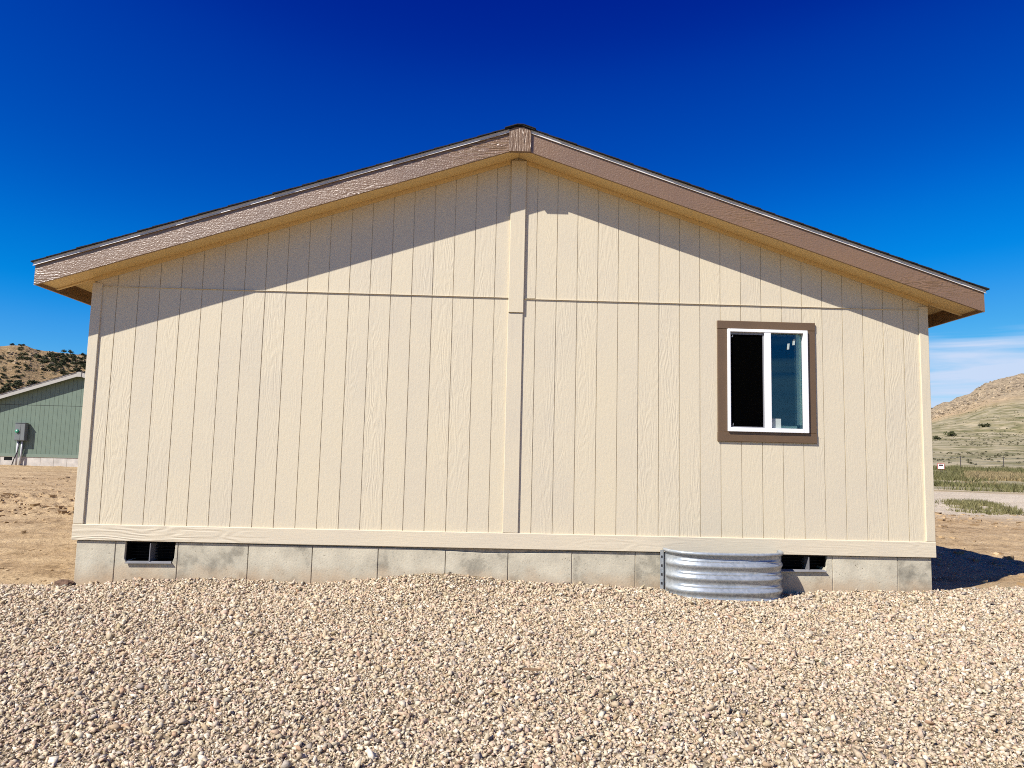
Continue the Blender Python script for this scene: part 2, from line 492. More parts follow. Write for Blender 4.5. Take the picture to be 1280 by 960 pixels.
def polar_sheet(name, radii, angs, mat, kind):
    A, Rr = np.meshgrid(np.radians(angs), radii)
    X = CAM[0] + Rr * np.sin(A); Y = CAM[1] + Rr * np.cos(A)
    Z = ground_z(X, Y)
    nr, na = X.shape
    co = np.stack([X, Y, Z], -1).reshape(-1, 3)
    i = np.arange(nr - 1)[:, None]; j = np.arange(na)[None, :]
    j2 = (j + 1) % na
    F = np.stack([i*na + j, i*na + j2, (i+1)*na + j2, (i+1)*na + j], -1).reshape(-1, 4)
    F = F[:, ::-1]
    me = bpy.data.meshes.new(name)
    me.vertices.add(len(co)); me.vertices.foreach_set('co', co.astype(np.float32).ravel())
    me.loops.add(F.size); me.loops.foreach_set('vertex_index', F.astype(np.int32).ravel())
    me.polygons.add(len(F))
    me.polygons.foreach_set('loop_start', (np.arange(len(F)) * 4).astype(np.int32))
    me.polygons.foreach_set('loop_total', np.full(len(F), 4, np.int32))
    me.polygons.foreach_set('use_smooth', np.ones(len(F), bool))
    me.update(calc_edges=True)
    # what the ground is made of, per vertex
    x, y = co[:, 0], co[:, 1]
    d = np.hypot(x - CAM[0], y - CAM[1]); dep = d * 0.82
    az = np.degrees(np.arctan2(x - CAM[0], y - CAM[1]))
    w = sstep(-6, 6, az)
    gravel = 1 - sstep(-0.06, 0.06, y - gravel_edge(x))
    gravel = gravel * (1 - sstep(9, 13, np.abs(x - 4))) * sstep(-16, -12, y)
    right = sstep(5, 12, az) * (1 - sstep(150, 170, az))
    grass = right * sstep(34, 36.5, dep + 2.2 * fbm(x / 9, y / 9, 3, 101)) * (1 - sstep(310, 420, dep + 60 * fbm(x / 60, y / 60, 3, 103)))
    track = np.exp(-((dep - 79 - 1.5 * np.sin(x / 9)) / 2.2) ** 2) * right
    track = np.maximum(track, 0.8 * np.exp(-((dep - 36.8 - 0.02 * x) / 0.9) ** 2) * right)
    grass = grass * (1 - np.clip(track, 0, 1))
    pale = right * np.clip(sstep(15, 20, dep + 1.5 * fbm(x / 5, y / 5, 3, 111)) * (1 - sstep(33.5, 36, dep)) + track, 0, 1)
    rock = right * sstep(320, 400, dep + 40 * fbm(x / 50, y / 50, 3, 121))
    hill = (1 - w) * sstep(120, 190, dep)
    hill = np.maximum(hill, sstep(95, 130, np.abs(az)) * sstep(120, 200, dep))
    for nm, arr in (('gravel', gravel), ('grass', grass), ('pale', pale), ('rock', rock), ('hill', hill)):
        at = me.attributes.new(nm, 'FLOAT', 'POINT')
        at.data.foreach_set('value', np.clip(arr, 0, 1).astype(np.float32))
    me.materials.append(mat)
    o = bpy.data.objects.new(name, me)
    link(o)
    o['kind'] = kind
    return o

def ground_mat():
    m, n, l, p = new_mat('ground_soil_grass_rock')
    g = n.new('ShaderNodeNewGeometry')
    def attr(nm):
        a = n.new('ShaderNodeAttribute'); a.attribute_name = nm; return a.outputs['Fac']
    def noise(s, det=5.0, rough=0.6, vec=None):
        k = N(n, 'ShaderNodeTexNoise', i_Scale=s, i_Detail=det, i_Roughness=rough)
        l.new(vec or g.outputs['Position'], k.inputs['Vector']); return k.outputs['Fac']
    def mix(f, a, b):
        k = N(n, 'ShaderNodeMix', data_type='RGBA')
        if isinstance(f, float): k.inputs['Factor'].default_value = f
        else: l.new(f, k.inputs['Factor'])
        l.new(a, k.inputs['A']); l.new(b, k.inputs['B']); return k.outputs['Result']
    def rp(f, pts):
        k = ramp(n, pts); l.new(f, k.inputs[0]); return k.outputs[0]
    def mul(a, b):
        k = N(n, 'ShaderNodeMath', operation='MULTIPLY'); l.new(a, k.inputs[0])
        if isinstance(b, float): k.inputs[1].default_value = b
        else: l.new(b, k.inputs[1])
        return k.outputs[0]
    mpx = n.new('ShaderNodeMapping'); mpx.inputs['Scale'].default_value = (0.35, 1.6, 1.0)
    l.new(g.outputs['Position'], mpx.inputs['Vector'])
    soil = mix(rp(noise(0.9, 6, 0.65, mpx.outputs[0]), [(0.40, (0, 0, 0)), (0.58, (1, 1, 1))]), rp(noise(7.0, 6), [(0.3, (0.20, 0.13, 0.065)), (0.5, (0.40, 0.275, 0.145)), (0.75, (0.54, 0.39, 0.22))]),
               rp(noise(2.0, 6), [(0.3, (0.42, 0.295, 0.16)), (0.75, (0.58, 0.43, 0.245))]))
    palec = rp(noise(0.8, 6, 0.65, mpx.outputs[0]), [(0.3, (0.46, 0.38, 0.265)), (0.7, (0.62, 0.53, 0.40))])
    sg_ = N(n, 'ShaderNodeMix', data_type='RGBA', blend_type='MULTIPLY'); sg_.inputs['Factor'].default_value = 1.0
    l.new(mix(attr('pale'), soil, palec), sg_.inputs['A'])
    l.new(rp(noise(26.0, 6, 0.7), [(0.34, (0.50, 0.46, 0.42)), (0.46, (0.95, 0.95, 0.95)), (0.7, (1.12, 1.12, 1.12))]), sg_.inputs['B'])
    c = sg_.outputs['Result']
    # grass: dry straw against green, patchy, bare pale soil between
    mpg = n.new('ShaderNodeMapping'); mpg.inputs['Scale'].default_value = (0.03, 0.09, 0.03)
    l.new(g.outputs['Position'], mpg.inputs['Vector'])
    gr = mix(noise(1.6, 8, 0.7, mpg.outputs[0]), rp(noise(0.25, 6), [(0.34, (0.075, 0.08, 0.028)), (0.5, (0.19, 0.17, 0.07)), (0.62, (0.38, 0.31, 0.175))]),
             rp(noise(0.12, 7), [(0.35, (0.10, 0.10, 0.042)), (0.46, (0.24, 0.205, 0.115)), (0.56, (0.46, 0.385, 0.27)), (0.68, (0.22, 0.20, 0.10))]))
    c = mix(attr('grass'), c, gr)
    rk = mix(noise(0.10, 7, 0.7), rp(noise(0.35, 8, 0.7), [(0.38, (0.06, 0.05, 0.035)), (0.44, (0.29, 0.22, 0.135)), (0.55, (0.50, 0.39, 0.25)), (0.72, (0.36, 0.295, 0.18))]),
             rp(noise(0.6, 8, 0.7), [(0.40, (0.09, 0.075, 0.05)), (0.52, (0.43, 0.33, 0.205))]))
    c = mix(attr('rock'), c, rk)
    hl = mix(noise(0.06, 7, 0.6), rp(noise(0.5, 7, 0.7), [(0.32, (0.13, 0.10, 0.05)), (0.5, (0.33, 0.225, 0.11)), (0.7, (0.42, 0.30, 0.16))]),
             rp(noise(0.25, 8, 0.7), [(0.34, (0.22, 0.13, 0.06)), (0.55, (0.36, 0.25, 0.125)), (0.72, (0.46, 0.36, 0.23))]))
    c = mix(attr('hill'), c, hl)
    gv = rp(noise(42.0, 3), [(0.36, (0.07, 0.05, 0.032)), (0.46, (0.30, 0.235, 0.15)), (0.62, (0.44, 0.35, 0.23))])  # dark specks colour in the shaded gaps between stones
    c = mix(attr('gravel'), c, gv)
    l.new(c, p.inputs['Base Color'])
    p.inputs['Roughness'].default_value = 0.95
    p.inputs['Specular IOR Level'].default_value = 0.15
    bp = N(n, 'ShaderNodeBump', i_Strength=1.0, i_Distance=0.06)
    l.new(noise(8.0, 9, 0.72), bp.inputs['Height'])
    bp2 = N(n, 'ShaderNodeBump', i_Strength=0.9, i_Distance=2.5)
    rh = N(n, 'ShaderNodeMath', operation='ADD'); l.new(attr('rock'), rh.inputs[0]); l.new(attr('hill'), rh.inputs[1])
    l.new(mul(noise(0.33, 8, 0.7), rh.outputs[0]), bp2.inputs['Height'])
    l.new(bp.outputs[0], bp2.inputs['Normal'])
    l.new(bp2.outputs[0], p.inputs['Normal'])
    return m

M['ground'] = ground_mat()
angs = np.concatenate([np.arange(-180, -40, 1.5), np.arange(-40, -26, 0.13), np.arange(-26, 27, 0.7), np.arange(27, 44, 0.13), np.arange(44, 180, 1.5)])
radii = [0.05]
while radii[-1] < 95:
    r_ = radii[-1]
    radii.append(r_ + max(0.12 if r_ < 6 else 0.07, r_ * 0.0078))
radii2 = [radii[-1]]
while radii2[-1] < 2600:
    radii2.append(radii2[-1] * (1.0085 if radii2[-1] < 760 else 1.06))
polar_sheet('ground', np.array(radii), angs, M['ground'], 'structure')
polar_sheet('hills', np.array(radii2), angs, M['ground'], 'structure')

# ------------------------------------------------------------------ the house
S = 0.2032                     # groove spacing of the siding
XL, XR = -0.234, 7.967         # wall corners
XC = 0.5 * (XL + XR)
SL = 0.328                    # roof slope
OH = 0.30                      # rake overhang
TIPX = 4.478                   # half width of the roof
ZFB = 3.820                    # underside of the fascia at the ridge line
SEAM = 2.421
DEPTH = 16.0
def zfb(x): return ZFB - SL * abs(x - XC)          # bottom of the rake fascia
def zsof(x): return zfb(x) + 0.028                 # soffit underside

def gable_poly(x0, x1, z0, zfun, extra=0.0):
    pts = [(x0, z0), (x1, z0), (x1, zfun(x1) + extra)]
    if x0 < XC < x1: pts.append((XC, zfun(XC) + extra))
    pts.append((x0, zfun(x0) + extra))
    return pts

def build_roof(h, mats, slab=True):
    """roof slabs, shingles, fascias, drip edges, soffits: all in house coordinates"""
    th = 0.192
    for sg in (-1, 1):
        xt = XC + sg * TIPX
        q = lambda x: zfb(x)
        xr = XC + sg * 0.10
        # rake fascia board
        o = MB().prism([(xr, q(xr)), (xt, q(xt)), (xt, q(xt) + th), (xr, q(xr) + th)], -OH, -OH + 0.022).build('rake_fascia', mats['fascia'], h)
        # rake soffit
        xs = XC + sg * (TIPX - 0.024)
        MB().prism([(XC + sg*0.002, zsof(XC)), (xs, zsof(xs)), (xs, zsof(xs) + 0.012), (XC + sg*0.002, zsof(XC) + 0.012)], -OH + 0.024, -0.002).build('rake_soffit', mats['soffit'], h)
        # board that closes the back of the rake box beyond the wall corner
        xw = XL - 0.004 if sg < 0 else XR + 0.004
        MB().prism([(xw, zsof(xw) - 0.012), (xs, zsof(xs) - 0.012), (xs, zsof(xs) + 0.12), (xw, zsof(xw) + 0.12)], 0.0, 0.03).build('rake_return', mats['soffit'], h)
        # eave fascia running back along the side, and the eave soffit
        MB().box(*sorted((xt - sg*0.024, xt - sg*0.002)), -OH + 0.024, DEPTH + OH, q(xt) + 0.002, q(xt) + th - 0.004).build('eave_fascia', mats['fascia_y'], h)
        MB().prism([(xw, zsof(xw) + 0.10), (xs, zsof(xs) + 0.10), (xs, zsof(xs) + 0.115), (xw, zsof(xw) + 0.115)], 0.032, DEPTH + OH).build('eave_soffit', mats['soffit'], h)
        for k in range(1, 14):
            yk = k * 1.22
            MB().prism([(xw, zsof(xw) + 0.02), (xs, zsof(xs) + 0.02), (xs, zsof(xs) + 0.098), (xw, zsof(xw) + 0.098)], yk, yk + 0.04).build('rafter_tail', mats['soffit'], h)
        # deck
        MB().prism([(XC + sg*0.001, q(XC) + th + 0.002), (xt + sg*0.01, q(xt + sg*0.01) + th + 0.002), (xt + sg*0.01, q(xt + sg*0.01) + th + 0.018), (XC + sg*0.001, q(XC) + th + 0.018)], -OH - 0.004, DEPTH + OH).build('roof_deck', mats['shingle'], h)
        # drip edge: face with a kicked lip
        yo = -OH - (0.009 if sg < 0 else 0.006)
        zt = th + 0.030; zb2 = th - 0.008
        prof = [(yo, zt), (yo, zb2 + 0.012), (yo - 0.007, zb2), (yo - 0.004, zb2 - 0.002), (yo + 0.004, zb2 + 0.008), (yo + 0.004, zt)]
        xa, xb = XC + sg * 0.105, xt + sg * 0.014
        v = [(xa, y, q(xa) + z) for y, z in prof] + [(xb, y, q(xb) + z) for y, z in prof]
        k = len(prof)
        f = [tuple(range(k)), tuple(range(2*k - 1, k - 1, -1))] + [(i, (i+1) % k, k + (i+1) % k, k + i) for i in range(k)]
        mesh_obj('drip_edge', v, f, mats['drip'], h)
        # shingle courses, butt edges stepping down the slope
        mb = MB()
        L = TIPX + 0.03
        nC = 33
        rr = random.Random(5 + sg)
        for c in range(nC):
            s0 = L - c * (L / nC) ; s1 = max(0.0, L - (c + 1.35) * (L / nC))
            xa, xb = XC + sg * s0, XC + sg * s1
            lift = 0.008 + rr.random() * 0.004
            za, zb = q(xa) + th + 0.030, q(xb) + th + 0.030
            yf = -OH - 0.026 - rr.random() * 0.012
            mb.prism([(xa, za - 0.002), (xb, zb - 0.002), (xb, zb + 0.003), (xa, za + lift)], yf, DEPTH + OH + 0.02)
        mb.build('shingles', mats['shingle'], h)
    # ridge cap and the block that closes the two rakes
    rc = lambda x, e: zfb(x) + 0.192 + 0.030 + e
    MB().prism([(XC - 0.15, rc(XC - 0.15, 0.010)), (XC - 0.03, rc(XC, 0.000)), (XC + 0.03, rc(XC, 0.000)), (XC + 0.15, rc(XC + 0.15, 0.010)), (XC + 0.15, rc(XC + .15, 0.018)), (XC + 0.03, rc(XC, 0.008)), (XC - 0.03, rc(XC, 0.008)), (XC - 0.15, rc(XC - .15, 0.018))], -OH - 0.042, DEPTH + OH).build('ridge_cap', mats['shingle'], h)
    MB().prism([(XC - 0.105, ZFB - 0.036), (XC + 0.105, ZFB - 0.036), (XC + 0.105, ZFB + 0.176), (XC + 0.03, ZFB + 0.205), (XC - 0.03, ZFB + 0.205), (XC - 0.105, ZFB + 0.176)], -OH - 0.022, -OH + 0.02).build('ridge_block', mats['ridge'], h)

M['ridge'] = wood_paint('brown_ridge_block_paint', (0.215, 0.135, 0.078), 'Z', 0.42, emboss=0.004, var=0.15, grain=3.0, fib=(80.0, 0.4, 1.8))
mats_main = dict(fascia=M['fascia'], fascia_y=M['fascia_y'], soffit=M['soffit'], shingle=M['shingle'], drip=M['drip'], ridge=M['ridge'])

house = empty('house')
tag(house, 'cream gable-end house with brown fascia boards standing on a concrete foundation', 'house')

build_roof(house, mats_main)

# window opening and siding
WX0, WX1, WZ0, WZ1 = 5.965, 6.736, 1.175, 2.162
GD = 0.0062
wall = MB()
wall.prism(gable_poly(XL + 0.01, WX0, 0.01, zsof, 0.10), GD, 0.13)
wall.prism(gable_poly(WX1, XR - 0.01, 0.01, zsof, 0.10), GD, 0.13)
wall.box(WX0, WX1, GD, 0.13, 0.01, WZ0)
wall.prism(gable_poly(WX0, WX1, WZ1, zsof, 0.10), GD, 0.13)
wall.build('gable_wall', M['siding'], house)
for sg, x0, x1 in ((-1, XL + 0.012, XL + 0.12), (1, XR - 0.12, XR - 0.012)):
    MB().box(x0, x1, 0.132, DEPTH, 0.01, 2.44).build('side_wall', M['siding'], house)
MB().prism(gable_poly(XL + 0.13, XR - 0.13, 0.01, zsof, 0.02), DEPTH - 0.14, DEPTH - 0.02).build('rear_wall', M['siding'], house)
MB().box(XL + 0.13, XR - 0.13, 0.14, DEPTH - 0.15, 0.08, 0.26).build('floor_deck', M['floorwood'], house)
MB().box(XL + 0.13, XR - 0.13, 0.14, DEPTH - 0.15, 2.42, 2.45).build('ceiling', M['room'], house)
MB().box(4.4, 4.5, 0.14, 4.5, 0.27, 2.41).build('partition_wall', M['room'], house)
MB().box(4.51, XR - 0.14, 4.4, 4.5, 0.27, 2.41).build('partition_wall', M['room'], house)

plank_cache = {}
def plank(x0, x1, z0, z1, top_slope=False, jit=True):
    r1 = random.random(); r2 = random.random()
    big = abs(((round(x0 / S) - 1) % 6)) < 1e-6           # panel joint every 4 ft
    g0 = (0.0032 + 0.002 * r1) * (1.35 if big else 1.0)
    a, b = x0 + g0, x1 - 0.0030
    if not top_slope:
        key = (round(b - a, 3), round(z1 - z0, 3))
        if key not in plank_cache:
            o = MB().box(0, b - a, 0, GD - 0.0005, 0, z1 - z0).build('plank', M['siding'])
            me = o.data; bpy.data.objects.remove(o)
            plank_cache[key] = me
        return data_obj('plank', plank_cache[key], (a, (r2 - 0.5) * 0.0012, z0), house)
    zt = lambda x: zsof(x) + 0.03
    poly = [(0, 0), (b - a, 0), (b - a, zt(b) - z0)]
    if a < XC < b: poly.append((XC - a, zt(XC) - z0))
    poly.append((0, zt(a) - z0))
    o = MB().prism(poly, 0, GD - 0.0005).build('plank', M['siding'], house)
    o.location = (a, (r2 - 0.5) * 0.0012, z0)
    return o

for i in range(-1, 40):
    x0 = max(i * S, XL + 0.004); x1 = min((i + 1) * S, XR - 0.004)
    if x1 - x0 < 0.02: continue
    zs = SEAM - 0.006 if x0 < XC else SEAM - 0.014
    if 29 <= i <= 33:
        plank(x0, x1, 0.12, 1.12)
        plank(x0, x1, 2.21, zs)
        if i == 33:
            plank(6.79, x1, 1.1205, 2.2095)
    else:
        plank(x0, x1, 0.12, zs)
    plank(x0, x1, zs + 0.012, 0, True)
# z-flashing in the seam between the lower and the upper sheets
for xa, xb, zc in ((XL + 0.02, 3.80, SEAM), (3.94, XR - 0.02, SEAM - 0.008)):
    MB().box(xa, xb, 0.0012, GD - 0.001, zc - 0.0056, zc + 0.0056).box(xa, xb, -0.0125, 0.0010, zc + 0.0008, zc + 0.0036).build('seam_flashing', M['trim_h'], house)

# trim boards
TH = 0.019
bevel(MB().box(XL - 0.002, XR + 0.002, -TH, 0.006, 0.0, 0.148).build('skirt_board', M['trim_h'], house), 0.004)
bevel(MB().box(XL, -0.139, -TH + 0.001, 0.006, 0.1495, zsof(XL) - 0.052).build('corner_board', M['trim_v'], house), 0.004)
bevel(MB().box(7.876, XR, -TH + 0.001, 0.006, 0.1495, zsof(XR) - 0.052).build('corner_board', M['trim_v'], house), 0.004)
bevel(MB().box(3.794, 3.942, -TH + 0.001, -0.001, 0.1495, 2.272).build('centre_batten', M['trim_v'], house), 0.004)
bevel(MB().box(3.797, 3.946, -TH - 0.010, -0.001, 2.2745, zsof(XC) - 0.034).build('centre_batten', M['trim_v'], house), 0.004)
for sg in (-1, 1):
    xa = XC + sg * 0.082; xb = XL - 0.002 if sg < 0 else XR + 0.002
    MB().prism([(xa, zsof(xa) - 0.042), (xb, zsof(xb) - 0.042), (xb, zsof(xb) - 0.001), (xa, zsof(xa) - 0.001)], -0.012, -0.0022).build('frieze_board', M['soffit'], house)

# ---- window
win = empty('window', (0, 0, 0), house)
FX0, FX1, FZ0, FZ1 = 5.955, 6.746, 1.164, 2.172
fr = MB()
fy0, fy1 = -0.042, 0.06
fr.box(FX0, FX0 + 0.026, fy0, fy1, FZ0, FZ1)
fr.box(FX1 - 0.044, FX1, fy0, fy1, FZ0, FZ1)
fr.box(FX0 + 0.0262, FX1 - 0.0442, fy0, fy1, FZ0, FZ0 + 0.040)
fr.box(FX0 + 0.0262, FX1 - 0.0442, fy0, fy1, FZ1 - 0.030, FZ1)
bevel(fr.build('frame', M['vinyl'], win), 0.003)
mxl, mxr = 6.318, 6.382
bevel(MB().box(mxl, mxr, fy0 + 0.002, fy1, FZ0 + 0.0402, FZ1 - 0.0302).build('mullion', M['vinyl'], win), 0.003)
# insect screen on the left half
sc = MB(); a0, a1, b0, b1 = FX0 + 0.0265, mxl - 0.0005, FZ0 + 0.0405, FZ1 - 0.0305
sc.box(a0, a1, -0.018, -0.006, b1 - 0.022, b1); sc.box(a0, a1, -0.018, -0.006, b0, b0 + 0.010)
sc.box(a0, a0 + 0.010, -0.018, -0.006, b0 + 0.0102, b1 - 0.0222); sc.box(a1 - 0.012, a1, -0.018, -0.006, b0 + 0.0102, b1 - 0.0222)
scr = sc.build('screen_frame', M['greyvinyl'], win)
MB().box(a0 + 0.0105, a1 - 0.0125, -0.012, -0.011, b0 + 0.0105, b1 - 0.0225).build('insect_screen', M['screen'], win)
for zz in (b0 + 0.02, b1 - 0.05):
    MB().box(a0 + 0.011, a0 + 0.030, -0.0205, -0.0185, zz, zz + 0.005).box(a0 + 0.025, a0 + 0.030, -0.0205, -0.0185, zz + 0.0052, zz + 0.022).build('screen_clip', M['flange'], win)
# glass: fixed pane right, sliding sash left behind the screen
g0, g1 = mxr + 0.0005, FX1 - 0.0445
MB().box(g0, g1, 0.006, 0.012, b0, b1).build('glass_pane', M['glass'], win)
MB().box(a0, a1, 0.030, 0.036, b0, b1).build('glass_pane', M['glass'], win)
for (x, z, w, hh) in ((6.555, 1.985, 0.022, 0.062), (6.610, 2.03, 0.024, 0.060)):
    MB().prism([(x, z), (x + w, z + 0.003), (x + w + 0.006, z + hh), (x + 0.006, z + hh - 0.003)], 0.0040, 0.0055).build('sticker', M['paper'], win)
MB().box(g0 + 0.016, g0 + 0.104, 0.0040, 0.0055, b0 + 0.004, b0 + 0.096).build('sticker', M['paper'], win)
# drywall return round the opening
rv = MB()
rv.box(WX0 - 0.02, FX0 + 0.006, 0.062, 0.22, FZ0, FZ1); rv.box(FX1 - 0.030, WX1 + 0.02, 0.062, 0.22, FZ0, FZ1)
rv.box(FX0 + 0.007, FX1 - 0.031, 0.062, 0.22, FZ1 - 0.02, FZ1 + 0.01); rv.box(FX0 + 0.007, FX1 - 0.031, 0.062, 0.22, FZ0 - 0.01, FZ0 + 0.03)
rv.build('inner_jamb', M['drywall'], win)
sash = MB()
sash.box(g1 - 0.050, g1 - 0.001, 0.016, 0.058, b0 + 0.0385, b1 - 0.001); sash.box(g0 + 0.11, g1 - 0.0505, 0.016, 0.058, b0 + 0.001, b0 + 0.030)
sash.build('inner_sash', M['drywall'], win)
# brown casing
CX0, CX1, CZ0, CZ1 = 5.860, 6.829, 1.067, 2.254
bevel(MB().box(CX0 - 0.002, CX1 + 0.002, -0.021, 0.004, FZ1 + 0.001, CZ1).build('window_casing', M['win_trim'], house), 0.004)
bevel(MB().box(CX0 - 0.002, CX1 + 0.003, -0.021, 0.004, CZ0, FZ0 - 0.001).build('window_casing', M['win_trim'], house), 0.004)
bevel(MB().box(CX0, FX0 - 0.001, -0.019, 0.004, FZ0 - 0.0005, FZ1 + 0.0005).build('window_casing', M['win_trim'], house), 0.004)
bevel(MB().box(FX1 + 0.001, CX1, -0.019, 0.004, FZ0 - 0.0005, FZ1 + 0.0005).build('window_casing', M['win_trim'], house), 0.004)

# ---- foundation: form panels with recessed joints, vents, crawl opening
FY = 0.004
joints = [-0.197, 0.168, 0.7485, 1.406, 2.006, 2.6245, 3.2606, 3.8538, 4.461, 5.067, 5.43, 6.33, 6.967, 7.60, 7.934]
found = empty('foundation', (0, 0, 0), house)
def ftop(x):
    return -0.006 - 0.040 * math.exp(-((x - 3.75) / 0.70) ** 2) - 0.010 * math.exp(-((x - 2.2) / 0.8) ** 2)
VENT = {1: (0.256, 0.722, -0.195), 11: (6.44, 6.915, -0.150)}
for k in range(len(joints) - 1):
    if k == 10: continue                     # opening behind the window well
    x0, x1 = joints[k] + 0.0035, joints[k+1] - 0.0035
    xs = np.linspace(x0, x1, 6)
    if k in VENT:
        v0, v1, vz = VENT[k]
        poly = [(x0, -0.9), (x1, -0.9), (x1, ftop(x1)), (v1 + 0.004, ftop(v1)), (v1, -0.03), (v1 - 0.004, vz + 0.05), (v1 - 0.02, vz), (v0 + 0.02, vz - 0.006), (v0, vz + 0.03), (v0 + 0.003, -0.03), (v0 + 0.004, ftop(v0)), (x0, ftop(x0))]
    else:
        poly = [(x0, -0.9), (x1, -0.9)] + [(x, ftop(x)) for x in xs[::-1]]
    dy = random.uniform(-0.002, 0.002)
    bevel(MB().prism(poly, FY + dy, 0.20).build('concrete_panel', M['concrete'], found), 0.003)
for k, xj in enumerate(joints[1:-1]):
    if k in (9, 10): continue
    MB().box(xj - 0.0030, xj + 0.0030, FY + 0.007, 0.15, -0.9, ftop(xj) - 0.002).build('joint_strip', M['joint'], found)
for sg, x0, x1 in ((-1, joints[0] + 0.005, joints[0] + 0.2), (1, joints[-1] - 0.2, joints[-1] - 0.005)):
    MB().box(x0, x1, 0.203, DEPTH - 0.05, -0.9, -0.006).build('side_foundation', M['concrete'], found)
MB().box(joints[0] + 0.21, joints[-1] - 0.21, DEPTH - 0.25, DEPTH - 0.06, -0.9, -0.006).build('rear_foundation', M['concrete'], found)
MB().box(XL + 0.02, XR - 0.02, 0.010, 0.20, -0.0045, 0.0095).build('sill_plate', M['shadowgap'], house)  # coloured near-black as the shade under the skirt board
MB().box(1.5, 5.06, 0.022, 0.03, -0.08, -0.0055).build('gap_backing', M['joint'], house)  # added concrete strip closing the black gap, so it reads as brown shade

for (v0, v1, vz, wx) in ((0.256, 0.722, -0.195, 0.492), (6.44, 6.915, -0.150, 6.735)):
    vent = empty('foundation_vent', (0, 0, 0), house)
    vb = MB()
    vb.box(v0 - 0.01, v1 + 0.01, 0.205, 0.215, vz - 0.02, -0.012)
    vb.build('back_panel', M['plastic'], vent)
    hb_ = MB()
    hb_.box(v0 + 0.004, v0 + 0.010, 0.03, 0.204, vz + 0.004, -0.013); hb_.box(v1 - 0.010, v1 - 0.004, 0.03, 0.204, vz + 0.004, -0.013)
    hb_.box(v0 + 0.011, v1 - 0.011, 0.03, 0.204, -0.017, -0.013)
    hb_.box(v0 + 0.024, v1 - 0.024, 0.012, 0.204, vz + 0.001, vz + 0.006)
    hb_.build('vent_box', M['plastic'], vent)
    dm = MB(); dm.prism([(wx - 0.004, vz + 0.007), (wx + 0.004, vz + 0.007), (wx + 0.004, -0.018), (wx - 0.002, -0.018)], -0.004, 0.16)
    dm.build('divider', M['flange'], vent)
    fl = MB()
    fl.v += [(v0 + 0.018, -0.022, vz - 0.004), (v1 - 0.018, -0.022, vz + 0.002), (v1 - 0.03, 0.010, vz + 0.014), (v0 + 0.03, 0.010, vz + 0.010),
             (v0 + 0.018, -0.022, vz - 0.010), (v1 - 0.018, -0.022, vz - 0.004), (v1 - 0.03, 0.010, vz + 0.008), (v0 + 0.03, 0.010, vz + 0.004)]
    fl.f += [(0,1,2,3), (7,6,5,4), (0,4,5,1), (1,5,6,2), (2,6,7,3), (3,7,4,0)]
    fl.build('bottom_flange', M['flange'], vent)
    for kk in range(5):
        zz = vz + 0.03 + kk * 0.026
        if zz < -0.03:
            MB().box(v0 + 0.012, v1 - 0.012, 0.10, 0.13, zz, zz + 0.004).build('louvre', M['plastic'], vent)

rebase(house, (XC, 0, -0.35))

# ------------------------------------------------------------------ galvanised window well
well = empty('window_well')
tag(well, 'corrugated galvanised steel window well against the foundation under the window', 'window well')
wc, hw, pj = 5.8785, 0.548, 0.345
def well_plan(t):
    c, s_ = math.cos(t), math.sin(t)
    x = wc - hw * math.copysign(abs(c) ** 0.72, c)
    y = -0.030 - pj * (abs(s_) ** 0.80)
    return x, y
ts = np.linspace(0.0, math.pi, 121)
zsl = np.linspace(-0.62, 0.028, 110)
def well_off(z, t):
    ph = ((0.028 - z - 0.045) / 0.114) % 1.0
    fade = sstep(0.0, 0.22, t) * (1 - sstep(math.pi - 0.22, math.pi, t))
    main = 0.5 - 0.5 * math.cos(2 * math.pi * ph)
    main = main ** 1.5
    bead = math.exp(-((ph - 0.12) / 0.07) ** 2) * 0.55
    u = (t - 1.83)
    gap = 1 - math.exp(-(u / 0.10) ** 2)
    gap *= sstep(0.55, 0.8, t)
    top = sstep(0.028, -0.02, z)
    return float((0.022 * main * fade + 0.014 * bead * gap * fade) * top)
wv = []; wf_ = []
for ti, t in enumerate(ts):
    x0, y0 = well_plan(max(0, t - 0.01)); x1, y1 = well_plan(min(math.pi, t + 0.01))
    nx, ny = (y1 - y0), -(x1 - x0)
    ln = math.hypot(nx, ny) or 1
    nx, ny = nx / ln, ny / ln
    if ny > 0: nx, ny = -nx, -ny
    if abs(ny) < 1e-6 and (x0 - wc) * nx < 0: nx, ny = -nx, -ny
    x, y = well_plan(t)
    for z in zsl:
        o_ = -0.012 + well_off(z, t)
        wv.append((x + nx * o_, min(y + ny * o_, -0.024), z))
nz = len(zsl)
for a in range(len(ts) - 1):
    for b in range(nz - 1):
        wf_.append((a*nz + b, (a+1)*nz + b, (a+1)*nz + b + 1, a*nz + b + 1))
shell = mesh_obj('shell', wv, wf_, M['galv'], well, True)
shell.modifiers.new('solid', 'SOLIDIFY').thickness = 0.002
rim_pts = [(well_plan(t)[0], well_plan(t)[1] - 0.006, 0.034) for t in np.linspace(0.02, math.pi - 0.02, 90)]
rim_pts = [(p_[0], min(p_[1], -0.038), p_[2]) for p_ in rim_pts]
MB().tube(rim_pts, 0.017, 10).build('rolled_rim', M['galv'], well, True)
for sg, x0 in ((-1, wc - hw - 0.032), (1, wc + hw)):
    fg = MB().box(x0, x0 + 0.032, -0.0260, -0.0225, -0.62, 0.020)
    fo = fg.build('mounting_flange', M['galv'], well)
    for kk in range(4):
        zz = -0.03 - kk * 0.082
        MB().box(x0 + 0.008, x0 + 0.022, -0.0285, -0.0262, zz - 0.022, zz).build('bolt_slot', M['bolt'], fo)

rebase(well, (wc, -0.03, -0.35))

